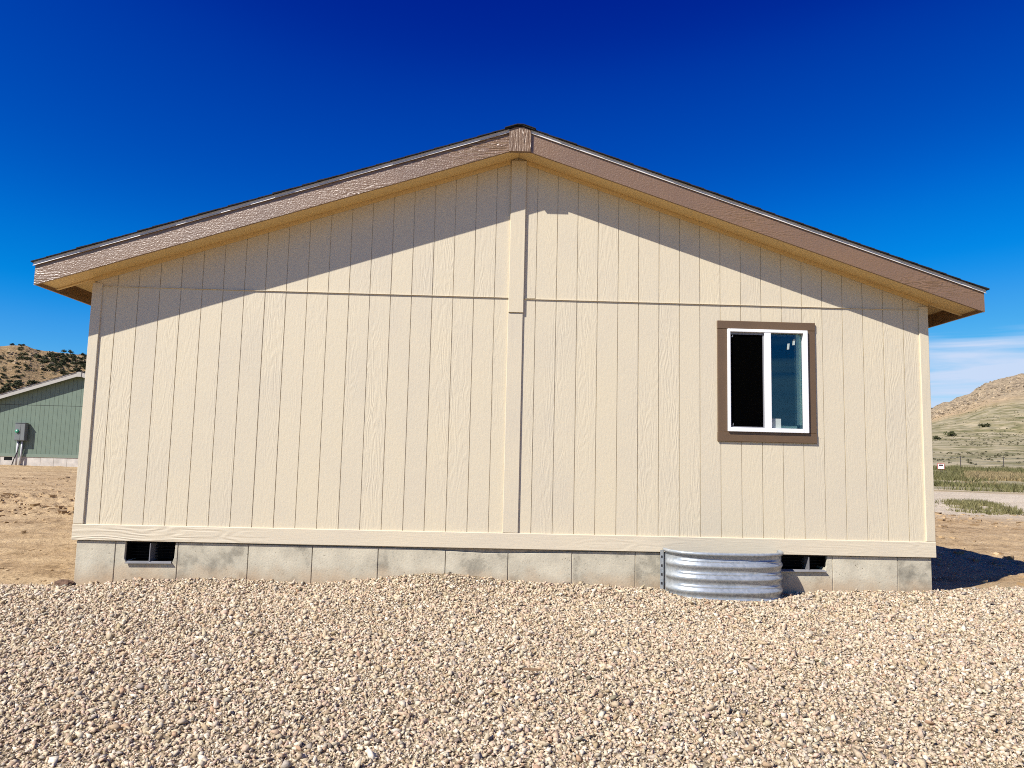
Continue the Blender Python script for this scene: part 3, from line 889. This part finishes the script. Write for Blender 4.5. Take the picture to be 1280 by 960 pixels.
# ------------------------------------------------------------------ gravel (uncountable)
def stone_mat(name):
    m, n, l, p = new_mat(name)
    a = n.new('ShaderNodeAttribute'); a.attribute_name = 'stone_colour'
    g = n.new('ShaderNodeNewGeometry')
    ns = N(n, 'ShaderNodeTexNoise', i_Scale=140.0, i_Detail=4.0); l.new(g.outputs['Position'], ns.inputs['Vector'])
    r = ramp(n, [(0.3, (0.78, 0.76, 0.74)), (0.7, (1.1, 1.1, 1.1))]); l.new(ns.outputs['Fac'], r.inputs[0])
    mm = N(n, 'ShaderNodeMix', data_type='RGBA', blend_type='MULTIPLY'); mm.inputs['Factor'].default_value = 1
    l.new(a.outputs['Color'], mm.inputs['A']); l.new(r.outputs[0], mm.inputs['B'])
    l.new(mm.outputs['Result'], p.inputs['Base Color'])
    p.inputs['Roughness'].default_value = 0.8
    p.inputs['Specular IOR Level'].default_value = 0.3
    return m
M['stone'] = stone_mat('crushed_stone')

PAL = 0.94 * np.array([(0.55, 0.445, 0.30), (0.63, 0.53, 0.38), (0.55, 0.41, 0.295), (0.70, 0.61, 0.47), (0.46, 0.35, 0.22), (0.42, 0.36, 0.28), (0.58, 0.43, 0.29), (0.44, 0.29, 0.18), (0.22, 0.18, 0.13)])
PW = np.array([.23, .22, .13, .13, .12, .06, .07, .02, .02])

def ico():
    ph = (1 + 5 ** .5) / 2
    v = np.array([(-1,ph,0),(1,ph,0),(-1,-ph,0),(1,-ph,0),(0,-1,ph),(0,1,ph),(0,-1,-ph),(0,1,-ph),(ph,0,-1),(ph,0,1),(-ph,0,-1),(-ph,0,1)], float)
    v /= np.linalg.norm(v[0])
    f = np.array([(0,11,5),(0,5,1),(0,1,7),(0,7,10),(0,10,11),(1,5,9),(5,11,4),(11,10,2),(10,7,6),(7,1,8),(3,9,4),(3,4,2),(3,2,6),(3,6,8),(3,8,9),(4,9,5),(2,4,11),(6,2,10),(8,6,7),(9,8,1)])
    return v, f

def cube8():
    v = np.array([(-1,-1,-1),(1,-1,-1),(1,1,-1),(-1,1,-1),(-1,-1,1),(1,-1,1),(1,1,1),(-1,1,1)], float) * 0.68
    f = np.array([(0,3,2),(0,2,1),(4,5,6),(4,6,7),(0,1,5),(0,5,4),(1,2,6),(1,6,5),(2,3,7),(2,7,6),(3,0,4),(3,4,7)])
    return v, f

def octa():
    v = np.array([(1,0,0),(-1,0,0),(0,1,0),(0,-1,0),(0,0,1),(0,0,-1)], float)
    f = np.array([(0,2,4),(2,1,4),(1,3,4),(3,0,4),(2,0,5),(1,2,5),(3,1,5),(0,3,5)])
    return v, f

def stones(name, px, py, size, shape, label, lift=0.25):
    bv, bf = shape
    n = len(px); k = len(bv)
    j = rng.uniform(0.72, 1.25, (n, k, 1)) * bv[None]
    j = j + rng.normal(0, 0.17, (n, k, 3))
    sc_ = np.stack([rng.uniform(0.95, 1.65, n), rng.uniform(0.65, 1.05, n), rng.uniform(0.40, 0.80, n)], -1)
    j = j * sc_[:, None, :] * (size * 0.5)[:, None, None]
    # tilt then spin
    tx = rng.normal(0, 0.6, n); ty = rng.normal(0, 0.6, n); tz = rng.uniform(0, 2*math.pi, n)
    def rot(a, b, ang):
        c = np.cos(ang)[:, None]; s = np.sin(ang)[:, None]
        p_, q_ = j[:, :, a].copy(), j[:, :, b].copy()
        j[:, :, a] = p_ * c - q_ * s; j[:, :, b] = p_ * s + q_ * c
    rot(0, 1, tz); rot(1, 2, tx); rot(0, 2, ty)
    z = ground_z(px, py) + size * rng.uniform(-0.25, 0.75, n) * lift * 2
    co = j + np.stack([px, py, z], -1)[:, None, :]
    F = (bf[None] + (np.arange(n) * k)[:, None, None]).reshape(-1, 3)
    me = bpy.data.meshes.new(name)
    me.vertices.add(n * k); me.vertices.foreach_set('co', co.astype(np.float32).ravel())
    me.loops.add(F.size); me.loops.foreach_set('vertex_index', F.astype(np.int32).ravel())
    me.polygons.add(len(F))
    me.polygons.foreach_set('loop_start', (np.arange(len(F)) * 3).astype(np.int32))
    me.polygons.foreach_set('loop_total', np.full(len(F), 3, np.int32))
    me.update(calc_edges=True)
    col = PAL[rng.choice(len(PAL), n, p=PW / PW.sum())] * rng.uniform(0.8, 1.15, (n, 1))
    col = col + rng.normal(0, 0.006, (n, 3))
    col = np.clip(col, 0.02, 0.85)
    cv = np.concatenate([np.repeat(col, k, axis=0), np.ones((n * k, 1))], 1)
    at = me.attributes.new('stone_colour', 'FLOAT_COLOR', 'POINT')
    at.data.foreach_set('color', cv.astype(np.float32).ravel())
    me.materials.append(M['stone'])
    o = bpy.data.objects.new(name, me); link(o)
    tag(o, label, 'gravel', kind='stuff')
    return o

def clear_of_things(x, y):
    ok = ~((x > joints[0] - 0.01) & (x < joints[-1] + 0.01) & (y > -0.004))
    # inside of the window well is a hole
    u = (x - wc) / (hw + 0.005); v = (y + 0.03) / (pj + 0.01)
    inside = (np.abs(u) ** 2.4 + np.abs(v) ** 2.4 < 1) & (y < -0.02) | ((np.abs(x - wc) < hw) & (y > -0.06))
    return ok & ~inside

n1 = 680000
X = rng.uniform(-4.0, 12.5, n1); Y = rng.uniform(-6.2, 0.7, n1)
# denser where the stones are near and in view, thinner at the far flanks
inview = np.abs(X - 3.75) < (0.76 * (Y - CAM[1]) + 1.0)
dens = np.where(inview, 1.0, 0.06) * np.where(Y < -4.2, 0.08, 1.0)
thin = 1 - 0.75 * np.exp(-((X - 3.3) / 0.45) ** 2) * np.exp(Y / 0.13)       # soil shows on the little mound
keep = (rng.random(n1) < dens * thin) & (Y < gravel_edge(X) + rng.normal(0, 0.05, n1)) & clear_of_things(X, Y)
X, Y = X[keep], Y[keep]
SZ = np.clip(rng.lognormal(math.log(0.0155), 0.44, len(X)), 0.007, 0.048)
near = (Y < -2.3)
stones('gravel', X[near], Y[near], SZ[near] * 1.08, octa(), 'pale beige crushed stone gravel nearest the viewer')
stones('gravel', X[~near], Y[~near], SZ[~near] * 1.12, octa(), 'pale beige crushed stone gravel along the foundation')

# ------------------------------------------------------------------ small things on the gravel
M['scrapwood'] = simple('weathered_scrap_wood', (0.24, 0.15, 0.08), 0.8, var=0.25, scale=30, bump=0.002, bscale=80)
M['soilclump'] = simple('dark_soil', (0.13, 0.075, 0.045), 0.95, var=0.4, scale=25, bump=0.02, bscale=40)
def splinter(x, y, L, ang, label, tilt=0.1):
    z = float(ground_z(np.array([x]), np.array([y]))[0])
    mb = MB()
    prof = [(-0.5, 0.006), (-0.2, 0.010), (0.2, 0.009), (0.5, 0.004)]
    ring = []
    for t, w in prof:
        b = len(mb.v)
        mb.v += [(t*L, -w, -0.004), (t*L, w, -0.005), (t*L, w*0.8, 0.006), (t*L, -w*0.7, 0.007)]
        ring.append(b)
    for a, b in zip(ring[:-1], ring[1:]):
        for k in range(4):
            mb.f.append((a+k, a+(k+1) % 4, b+(k+1) % 4, b+k))
    mb.f += [(3, 2, 1, 0), tuple(ring[-1] + k for k in range(4))]
    o = mb.build('wood_splinter', M['scrapwood'])
    o.location = (x, y, z + 0.040); o.rotation_euler = (0.1, tilt, ang)
    tag(o, label, 'wood scrap', 'wood splinters on the gravel')
splinter(3.84, -1.86, 0.10, 0.9, 'short tan wood splinter on the gravel, the one nearer the house', -0.15)
splinter(3.97, -2.32, 0.12, 0.05, 'short tan wood splinter on the gravel, the one nearer the camera', 0.05)

def lump(name, x, y, r, seed, mat, label, cat, flat=0.6):
    bm = bmesh.new()
    bmesh.ops.create_icosphere(bm, subdivisions=3, radius=1.0)
    rr = random.Random(seed)
    off = [rr.uniform(-9, 9) for _ in range(3)]
    from mathutils import noise as mn
    for v in bm.verts:
        p = v.co.copy()
        k = 1 + 0.45 * mn.fractal(p * 1.7 + Vector(off), 1.0, 2.0, 4)
        v.co = Vector((p.x * 1.25, p.y, p.z * flat)) * (r * k)
    me = bpy.data.meshes.new(name); bm.to_mesh(me); bm.free()
    me.materials.append(mat)
    z = float(ground_z(np.array([x]), np.array([y]))[0])
    o = link(bpy.data.objects.new(name, me)); o.location = (x, y, z + r * flat * 0.35)
    return tag(o, label, cat)
lump('soil_clump', -0.26, -0.035, 0.062, 3, M['soilclump'], 'dark brown clump of soil at the left corner of the foundation', 'soil clump')

# ------------------------------------------------------------------ the green neighbouring house
NOFF = Vector((-19.66, 27.3, 0.29))
nb = empty('neighbour_house', (0, 0, 0))
tag(nb, 'green house with pale fascia standing far left below the tan hill', 'house')
G = {}
G['fascia'] = simple('pale_fascia_paint', (0.42, 0.40, 0.35), 0.5, var=0.05)
G['soffit'] = simple('green_soffit_paint', (0.10, 0.14, 0.11), 0.6, var=0.05)
G['siding'] = simple('green_siding_paint', (0.150, 0.200, 0.150), 0.5, var=0.06, scale=3, bump=0.002, bscale=30)
G['trim'] = simple('green_trim_paint', (0.185, 0.235, 0.18), 0.5, var=0.05)
mats_n = dict(fascia=G['fascia'], fascia_y=G['fascia'], soffit=G['soffit'], shingle=M['shingle'], drip=M['drip'], ridge=G['fascia'])
build_roof(nb, mats_n)
MB().prism(gable_poly(XL + 0.01, XR - 0.01, 0.01, zsof, 0.10), 0.008, 0.13).build('gable_wall', M['shadowgap'], nb)  # near-black backing paints the groove shade between the green planks
for x0, x1 in ((XL + 0.012, XL + 0.12), (XR - 0.12, XR - 0.012)):
    MB().box(x0, x1, 0.132, DEPTH, 0.01, 2.44).build('side_wall', G['siding'], nb)
MB().prism(gable_poly(XL + 0.13, XR - 0.13, 0.01, zsof, 0.02), DEPTH - 0.14, DEPTH - 0.02).build('rear_wall', G['siding'], nb)
for i in range(-1, 40):
    x0 = max(i * S, XL + 0.004); x1 = min((i + 1) * S, XR - 0.004)
    if x1 - x0 < 0.02: continue
    a, b = x0 + 0.006, x1 - 0.004
    MB().box(a, b, 0, 0.0075, 0.12, SEAM - 0.012).build('plank', G['siding'], nb)
    poly = [(a, SEAM + 0.006), (b, SEAM + 0.006), (b, zsof(b) + 0.03)]
    if a < XC < b: poly.append((XC, zsof(XC) + 0.03))
    poly.append((a, zsof(a) + 0.03))
    MB().prism(poly, 0, 0.0075).build('plank', G['siding'], nb)
MB().box(XL - 0.002, XR + 0.002, -TH, 0.006, 0.0, 0.148).build('skirt_board', G['trim'], nb)
MB().box(XL, -0.139, -TH + 0.001, 0.006, 0.1495, zsof(XL) - 0.01).build('corner_board', G['trim'], nb)
MB().box(7.876, XR, -TH + 0.001, 0.006, 0.1495, zsof(XR) - 0.01).build('corner_board', G['trim'], nb)
nf = empty('foundation', (0, 0, 0), nb)
M['concrete2'] = simple('far_concrete', (0.52, 0.48, 0.42), 0.85, var=0.2, scale=3)
nj = [-0.197, 0.41, 1.02, 1.63, 2.24, 2.85, 3.46, 4.07, 4.68, 5.29, 5.9, 6.51, 7.12, 7.934]
for k in range(len(nj) - 1):
    x0, x1 = nj[k] + 0.006, nj[k+1] - 0.006
    if k == 1:
        poly = [(x0, -0.9), (x1, -0.9), (x1, -0.01), (x0 + 0.53, -0.01), (x0 + 0.53, -0.17), (x0 + 0.15, -0.17), (x0 + 0.15, -0.01), (x0, -0.01)]
        MB().prism(poly, 0.004, 0.2).build('concrete_panel', M['concrete2'], nf)
        MB().box(x0 + 0.151, x0 + 0.529, 0.008, 0.0185, -0.169, -0.011).build('foundation_vent', M['plastic'], nb)
    else:
        MB().box(x0, x1, 0.004, 0.2, -0.9, -0.01).build('concrete_panel', M['concrete2'], nf)
MB().box(nj[0] + 0.02, nj[-1] - 0.02, 0.02, 0.21, -0.9, -0.012).build('footing', M['joint'], nf)
nb.location = NOFF
rebase(nb, (XC, 0, -0.39))

# electric meter box on the neighbour's wall
M['meterbox'] = simple('grey_meter_enclosure', (0.17, 0.185, 0.18), 0.45, var=0.06)
M['meterglass'] = simple('green_meter_dial', (0.03, 0.30, 0.17), 0.2, var=0.2)
M['conduit'] = simple('pale_conduit', (0.50, 0.50, 0.50), 0.4, var=0.08)
M['cable'] = simple('black_cable', (0.03, 0.03, 0.03), 0.5, var=0.1)
mt = empty('electric_meter', (-18.31, 27.28, -0.05))
tag(mt, 'grey electric meter box with green dial on the green house wall', 'meter box')
bevel(MB().box(-0.235, 0.235, -0.24, -0.02, 1.09, 1.90).build('enclosure', M['meterbox'], mt), 0.01)
bevel(MB().box(-0.215, 0.03, -0.252, -0.2405, 1.12, 1.87).build('cover', M['meterbox'], mt), 0.004)
bevel(MB().box(0.04, 0.222, -0.252, -0.2405, 1.12, 1.87).build('cover', M['meterbox'], mt), 0.004)
MB().tube([(-0.10, -0.252, 1.52), (-0.10, -0.30, 1.52), (-0.10, -0.315, 1.52)], [0.085, 0.08, 0.05], 20).build('meter_dial', M['meterglass'], mt, True)
MB().tube([(-0.10, -0.316, 1.55), (-0.10, -0.322, 1.55)], 0.03, 12).build('dial_plate', M['vinyl'], mt)
MB().box(-0.255, 0.255, -0.262, -0.015, 1.902, 1.918).build('rain_cap', M['meterbox'], mt)
MB().tube([(-0.13, -0.10, 1.089), (-0.13, -0.10, 0.5), (-0.13, -0.12, -0.1)], 0.045, 12).build('conduit', M['conduit'], mt, True)
MB().tube([(0.06, -0.10, 1.089), (0.06, -0.10, 0.5), (0.03, -0.12, -0.1)], 0.038, 12).build('conduit', M['conduit'], mt, True)
MB().tube([(-0.02, -0.13, 1.089), (-0.08, -0.15, 0.6), (-0.22, -0.16, 0.2), (-0.28, -0.17, -0.08)], 0.022, 8).build('cable', M['cable'], mt, True)

# ------------------------------------------------------------------ plants
def leaf_mat(name, c0, c1):
    m, n, l, p = new_mat(name)
    g = n.new('ShaderNodeNewGeometry'); oi = n.new('ShaderNodeObjectInfo')
    ns = N(n, 'ShaderNodeTexNoise', i_Scale=2.3, i_Detail=3.0); l.new(g.outputs['Position'], ns.inputs['Vector'])
    ad = N(n, 'ShaderNodeMath', operation='MULTIPLY_ADD'); ad.inputs[1].default_value = 0.35
    l.new(oi.outputs['Random'], ad.inputs[0]); l.new(ns.outputs['Fac'], ad.inputs[2])
    r = ramp(n, [(0.4, c0), (0.9, c1)]); l.new(ad.outputs[0], r.inputs[0]); l.new(r.outputs[0], p.inputs['Base Color'])
    p.inputs['Roughness'].default_value = 0.7
    p.inputs['Specular IOR Level'].default_value = 0.2
    return m
M['juniper'] = leaf_mat('juniper_foliage', (0.028, 0.034, 0.014), (0.075, 0.080, 0.032))
M['bark'] = simple('juniper_bark', (0.12, 0.085, 0.06), 0.9, var=0.3)
M['grass'] = leaf_mat('grass_blades', (0.060, 0.068, 0.020), (0.21, 0.185, 0.08))
M['straw'] = leaf_mat('straw_blades', (0.22, 0.165, 0.075), (0.36, 0.28, 0.15))

def bush_mesh(name, seed, nleaf, rx, rz, leaf):
    r = np.random.default_rng(seed)
    cl = r.normal(0, 0.42, (7, 3)); cl[:, 2] = np.abs(cl[:, 2]) * 0.8 + 0.35
    pick = r.integers(0, 7, nleaf)
    d = r.normal(0, 1, (nleaf, 3)); d /= np.linalg.norm(d, axis=1)[:, None]
    c = cl[pick] + d * r.uniform(0.25, 0.48, (nleaf, 1))
    c[:, 2] = np.maximum(c[:, 2], 0.04)
    c = c * np.array([rx, rx, rz])
    u = r.normal(0, 1, (nleaf, 3)); u /= np.linalg.norm(u, axis=1)[:, None]
    w = np.cross(u, r.normal(0, 1, (nleaf, 3))); w /= np.linalg.norm(w, axis=1)[:, None]
    s = leaf * r.uniform(0.6, 1.3, (nleaf, 1))
    v = np.stack([c - u*s - w*s*0.5, c + u*s - w*s*0.5, c + w*s], 1).reshape(-1, 3)
    f = np.arange(nleaf * 3).reshape(-1, 3)
    me = bpy.data.meshes.new(name)
    me.from_pydata(v.tolist(), [], f.tolist())
    me.materials.append(M['juniper'])
    return me
jun = [bush_mesh('crown', 100 + k, 170, 1.0, 0.95, 0.20) for k in range(4)]
tr_ = MB()
tr_.tube([(0, 0, -0.3), (0.04, 0.02, 0.25), (0.12, 0.03, 0.6)], [0.11, 0.09, 0.04], 6)
tr_.tube([(0.03, 0.02, 0.15), (-0.14, 0.05, 0.5), (-0.3, 0.1, 0.8)], [0.07, 0.05, 0.02], 5)
to = tr_.build('trunk', M['bark']); trunk_me = to.data; bpy.data.objects.remove(to)

def project(p):
    d = Vector(p) - Vector(CAM)
    x = sum(d[i] * RM[i][0] for i in range(3)); y = sum(d[i] * RM[i][1] for i in range(3)); z = sum(d[i] * RM[i][2] for i in range(3))
    return 640 + 900 * x / y, 480 - 900 * z / y, y

def shrub(x, y, s, label, cat, group, name='juniper_shrub'):
    z = float(ground_z(np.array([x]), np.array([y]))[0])
    o = empty(name, (x, y, z - 0.1))
    o.rotation_euler = (0, 0, random.uniform(0, 6.28)); o.scale = (s, s, s * random.uniform(0.75, 1.05))
    tag(o, label, cat, group)
    data_obj('crown', random.choice(jun), (0, 0, 0), o)
    data_obj('trunk', trunk_me, (0, 0, 0), o)
    return o

# left hill: the shrubs one can tell apart
cnt = 0
rs = random.Random(42)
tries = 0
while cnt < 240 and tries < 9000:
    tries += 1
    az = math.radians(rs.uniform(-34.6, -28.8)); dep = rs.uniform(225, 318)
    d = dep / 0.82
    x = CAM[0] + d * math.sin(az); y = CAM[1] + d * math.cos(az)
    dens = float(fbm(np.array([x / 28.0]), np.array([y / 28.0]), 3, 207)[0])
    low = 1 - (dep - 225) / 93.0
    if rs.random() > max(0.06, 0.22 + 1.0 * dens + 0.45 * (low - 0.35) + (0.35 if (az > math.radians(-31.6) and dep > 265) else 0)): continue
    z = float(ground_z(np.array([x]), np.array([y]))[0])
    u, v, _ = project((x, y, z + 0.6))
    if not (-6 < u < 112): continue
    roof_v = 494 - 0.27 * u + 3
    if v > roof_v: continue
    shrub(x, y, rs.uniform(0.45, 1.25), 'dark green juniper shrub scattered over the tan hillside behind the green house', 'shrub', 'junipers on the left hill')
    cnt += 1

# right slope: a few bushes
for k, (az, dep, s, lb) in enumerate(((32.75, 232, 1.6, 'dark round bush on the grassy slope close beside the house corner'),
                                      (34.6, 262, 1.5, 'small dark bush on the upper grass below the rocky hill'),
                                      (31.9, 215, 1.1, 'low bush on the slope just clear of the cream wall'))):
    d = dep / 0.82; a = math.radians(az)
    shrub(CAM[0] + d * math.sin(a), CAM[1] + d * math.cos(a), s, lb, 'bush', 'bushes on the right slope', 'bush')

def grass_patch(name, pts, hs, mat, label, blades=7, spread=0.12, wid=0.02, seed=1):
    r = np.random.default_rng(seed)
    n = len(pts)
    base = np.repeat(pts, blades, axis=0) + np.concatenate([r.normal(0, spread, (n * blades, 2)), np.zeros((n * blades, 1))], 1)
    base[:, 2] = ground_z(base[:, 0], base[:, 1]) - 0.02
    h = np.repeat(hs, blades) * r.uniform(0.5, 1.15, n * blades)
    a = r.uniform(0, 2 * math.pi, n * blades)
    dx = np.stack([np.cos(a), np.sin(a), np.zeros_like(a)], 1) * (wid * r.uniform(0.6, 1.5, n * blades))[:, None]
    lean = r.normal(0, 0.35, (n * blades, 2)) * h[:, None]
    tip = base + np.concatenate([lean, h[:, None]], 1)
    v = np.stack([base - dx, base + dx, tip], 1).reshape(-1, 3)
    f = np.arange(len(v)).reshape(-1, 3)
    me = bpy.data.meshes.new(name)
    me.vertices.add(len(v)); me.vertices.foreach_set('co', v.astype(np.float32).ravel())
    me.loops.add(f.size); me.loops.foreach_set('vertex_index', f.astype(np.int32).ravel())
    me.polygons.add(len(f)); me.polygons.foreach_set('loop_start', (np.arange(len(f)) * 3).astype(np.int32))
    me.polygons.foreach_set('loop_total', np.full(len(f), 3, np.int32))
    me.update(calc_edges=True)
    me.materials.append(mat)
    o = link(bpy.data.objects.new(name, me))
    tag(o, label, 'grass', kind='stuff')
    return o

def sector(n, az0, az1, d0, d1, seed, thr=-0.1, sc=6.0):
    r = np.random.default_rng(seed)
    az = np.radians(r.uniform(az0, az1, n)); dep = np.sqrt(r.uniform(d0**2, d1**2, n)) / 0.82
    x = CAM[0] + dep * np.sin(az); y = CAM[1] + dep * np.cos(az)
    k = fbm(x / sc, y / sc, 3, seed) > thr
    return np.stack([x[k], y[k], np.zeros(k.sum())], 1)
P1 = sector(9000, 26, 46, 37.5, 74, 301, -0.12, 5.0)
grass_patch('meadow_grass', P1, np.random.default_rng(1).uniform(0.16, 0.42, len(P1)), M['grass'], 'green meadow grass strip between dirt road and wire fence', 8, 0.22, 0.035, 2)
P2 = sector(2500, 33.6, 37.5, 44, 62, 311, 0.0, 6.0)
grass_patch('dry_grass', P2, np.random.default_rng(2).uniform(0.2, 0.45, len(P2)), M['straw'], 'straw coloured dry grass patch in the green meadow', 8, 0.2, 0.035, 3)
# weeds along the edge of the dirt road
rw = np.random.default_rng(9)
t = rw.random(700)
wx = 20.8 + (17.2 - 20.8) * t + rw.normal(0, 0.45, 700) * (0.4 + t); wy = 19.0 + (12.2 - 19.0) * t + rw.normal(0, 0.55, 700)
k = fbm(wx / 1.6, wy / 1.6, 3, 77) > -0.12
P3 = np.stack([wx[k], wy[k], wx[k] * 0], 1)
grass_patch('roadside_weeds', P3, rw.uniform(0.06, 0.2, len(P3)), M['grass'], 'low green weeds along the edge of the pale dirt road', 9, 0.10, 0.018, 4)

M['sage'] = leaf_mat('sagebrush_foliage', (0.06, 0.062, 0.032), (0.17, 0.15, 0.085))
def brush(name, P, size, mat, label, cat, seed, leaves=14):
    r = np.random.default_rng(seed); n = len(P)
    c = np.repeat(P, leaves, axis=0); sz = np.repeat(size, leaves)[:, None]
    d = r.normal(0, 1, (n * leaves, 3)); d /= np.linalg.norm(d, axis=1)[:, None]; d[:, 2] = np.abs(d[:, 2]) * 0.9
    c = c + d * sz * r.uniform(0.3, 1.0, (n * leaves, 1))
    u = r.normal(0, 1, c.shape); u /= np.linalg.norm(u, axis=1)[:, None]
    w = np.cross(u, r.normal(0, 1, c.shape)); w /= np.linalg.norm(w, axis=1)[:, None]
    k = sz * 0.42
    v = np.stack([c - u*k - w*k*.5, c + u*k - w*k*.5, c + w*k], 1).reshape(-1, 3)
    me = bpy.data.meshes.new(name); me.from_pydata(v.tolist(), [], np.arange(len(v)).reshape(-1, 3).tolist())
    me.materials.append(mat)
    return tag(link(bpy.data.objects.new(name, me)), label, cat, kind='stuff')
def on_ground(P):
    P = P.copy(); P[:, 2] = ground_z(P[:, 0], P[:, 1]); return P
B1 = on_ground(sector(5200, 26, 46, 84, 400, 401, -0.05, 30.0))
brush('sagebrush', B1, np.random.default_rng(5).uniform(0.10, 0.34, len(B1)), M['sage'], 'low grey green sagebrush dotted over the grassy slope', 'sagebrush', 6)
B2 = on_ground(sector(2600, -38, -27, 200, 335, 411, -0.1, 20.0))
brush('hillside_brush', B2, np.random.default_rng(7).uniform(0.2, 0.6, len(B2)), M['sage'], 'low scrub dotted over the tan hillside on the left', 'scrub', 8, 10)

B3 = np.concatenate([on_ground(sector(520, -64, -35.4, 225, 318, 441, -0.1, 28.0)), on_ground(sector(420, -28.3, 0, 225, 318, 443, -0.1, 28.0))])
brush('distant_junipers', B3, np.random.default_rng(15).uniform(0.6, 1.2, len(B3)), M['juniper'], 'dark junipers covering the rest of the left hill', 'shrubs', 16, 26)

def boulders(name, P, size, cols, label, seed):
    r = np.random.default_rng(seed); bv, bf = cube8(); n = len(P); k = 8
    j = (r.uniform(0.7, 1.25, (n, k, 1)) * bv[None] + r.normal(0, 0.16, (n, k, 3))) * np.stack([r.uniform(.8, 1.6, n), r.uniform(.7, 1.2, n), r.uniform(.5, .9, n)], -1)[:, None, :] * (size * 0.5)[:, None, None]
    a = r.uniform(0, 6.28, n); ca, sa = np.cos(a)[:, None], np.sin(a)[:, None]
    x_, y_ = j[:, :, 0].copy(), j[:, :, 1].copy(); j[:, :, 0] = x_*ca - y_*sa; j[:, :, 1] = x_*sa + y_*ca
    co = (j + P[:, None, :]).reshape(-1, 3); F = (bf[None] + (np.arange(n) * k)[:, None, None]).reshape(-1, 3)
    me = bpy.data.meshes.new(name); me.from_pydata(co.tolist(), [], F.tolist())
    cc = np.array(cols)[r.integers(0, len(cols), n)] * r.uniform(0.75, 1.2, (n, 1))
    at = me.attributes.new('stone_colour', 'FLOAT_COLOR', 'POINT')
    at.data.foreach_set('color', np.concatenate([np.repeat(cc, k, 0), np.ones((n*k, 1))], 1).astype(np.float32).ravel())
    me.materials.append(M['stone'])
    return tag(link(bpy.data.objects.new(name, me)), label, 'rocks', kind='stuff')
R1 = on_ground(sector(9000, 27, 46, 375, 590, 421, 0.0, 26.0))
boulders('hill_rocks', R1, np.random.default_rng(9).lognormal(math.log(0.75), 0.45, len(R1)), [(0.40, 0.305, 0.19), (0.50, 0.395, 0.26), (0.24, 0.18, 0.115), (0.16, 0.125, 0.085)], 'tan and brown rocks covering the hill on the right', 10)
R2 = on_ground(sector(1100, -38, -27, 205, 325, 431, 0.05, 18.0))
boulders('hill_stones', R2, np.random.default_rng(11).lognormal(math.log(0.8), 0.45, len(R2)), [(0.38, 0.28, 0.17), (0.44, 0.34, 0.22), (0.20, 0.15, 0.10)], 'tan rocks scattered on the left hillside', 12)

# clods of dug soil on the bare ground either side of the house
rc_ = np.random.default_rng(51)
def clods(n, x0, x1, y0, y1, seed):
    x = rc_.uniform(x0, x1, n); y = rc_.uniform(y0, y1, n)
    k = (fbm(x * 0.35, y * 1.1, 3, seed) > 0.05) & (y > gravel_edge(x) + 0.15) & ((x < -0.4) | (x > 8.2))
    return np.stack([x[k], y[k], x[k] * 0], 1)
C1 = np.concatenate([clods(3600, -13, -0.4, 0.1, 24, 501), clods(3600, -9, -0.4, 5.5, 10.5, 503)])
C2 = clods(3000, 8.2, 20, 0.3, 13, 505)
for P_, lb in ((C1, 'brown soil clods strewn over the bare ground left of the house'), (C2, 'brown soil clods strewn over the bare ground right of the house')):
    P_[:, 2] = ground_z(P_[:, 0], P_[:, 1])
    o_ = boulders('soil_clods', P_, np.clip(rc_.lognormal(math.log(0.045), 0.5, len(P_)), 0.015, 0.17), [(0.46, 0.33, 0.18), (0.38, 0.265, 0.145), (0.52, 0.385, 0.22), (0.28, 0.19, 0.10)], lb, 52)
    o_['category'] = 'soil'

# ------------------------------------------------------------------ wire fence and sign on the right
M['post'] = simple('rusty_steel_post', (0.06, 0.05, 0.042), 0.8, var=0.3)
M['wire'] = simple('fence_wire', (0.22, 0.21, 0.20), 0.5, metal=0.5, var=0.2)
M['signwhite'] = simple('white_sign_paint', (0.78, 0.76, 0.72), 0.5, var=0.03)
M['signred'] = simple('red_sign_paint', (0.42, 0.05, 0.04), 0.5, var=0.06)
M['signdark'] = simple('dark_sign_print', (0.05, 0.02, 0.02), 0.5, var=0.1)
fence = empty('wire_fence', (0, 0, 0))
tag(fence, 'thin wire fence on dark steel posts behind the green meadow strip', 'fence')
pts = []
for k in range(14):
    az = math.radians(28.4 + k * 1.02 * 2.35 * 1.0)
    d = 76.5 / 0.82
    x = CAM[0] + d * math.sin(az) ; y = CAM[1] + d * math.cos(az)
    z = float(ground_z(np.array([x]), np.array([y]))[0])
    pts.append((x, y, z))
    MB().tube([(x, y, z - 0.3), (x + 0.02, y, z + 1.25)], 0.045, 6).build('post', M['post'], fence)
for hgt in (0.35, 0.7, 1.05):
    MB().tube([(p_[0], p_[1] - 0.05, p_[2] + hgt) for p_ in pts], 0.008, 4).build('wire', M['wire'], fence)

rebase(fence, pts[6])

az = math.radians(32.06); d = 60 / 0.82
sxp, syp = CAM[0] + d * math.sin(az), CAM[1] + d * math.cos(az)
szp = float(ground_z(np.array([sxp]), np.array([syp]))[0])
sign = empty('roadside_sign', (sxp, syp, szp))
sign.rotation_euler = (0, 0, -az * 0.8)
tag(sign, 'small white and red sign on a post in the meadow by the cream wall', 'sign')
MB().box(-0.03, 0.03, 0.0, 0.05, -0.3, 0.95).build('post', M['post'], sign)
bevel(MB().box(-0.27, 0.27, -0.02, -0.002, 0.42, 0.92).build('panel', M['signred'], sign), 0.01)
MB().box(-0.235, 0.235, -0.026, -0.0205, 0.46, 0.885).build('white_face', M['signwhite'], sign)
MB().box(-0.16, 0.16, -0.031, -0.0265, 0.70, 0.83).build('print_bar', M['signdark'], sign)
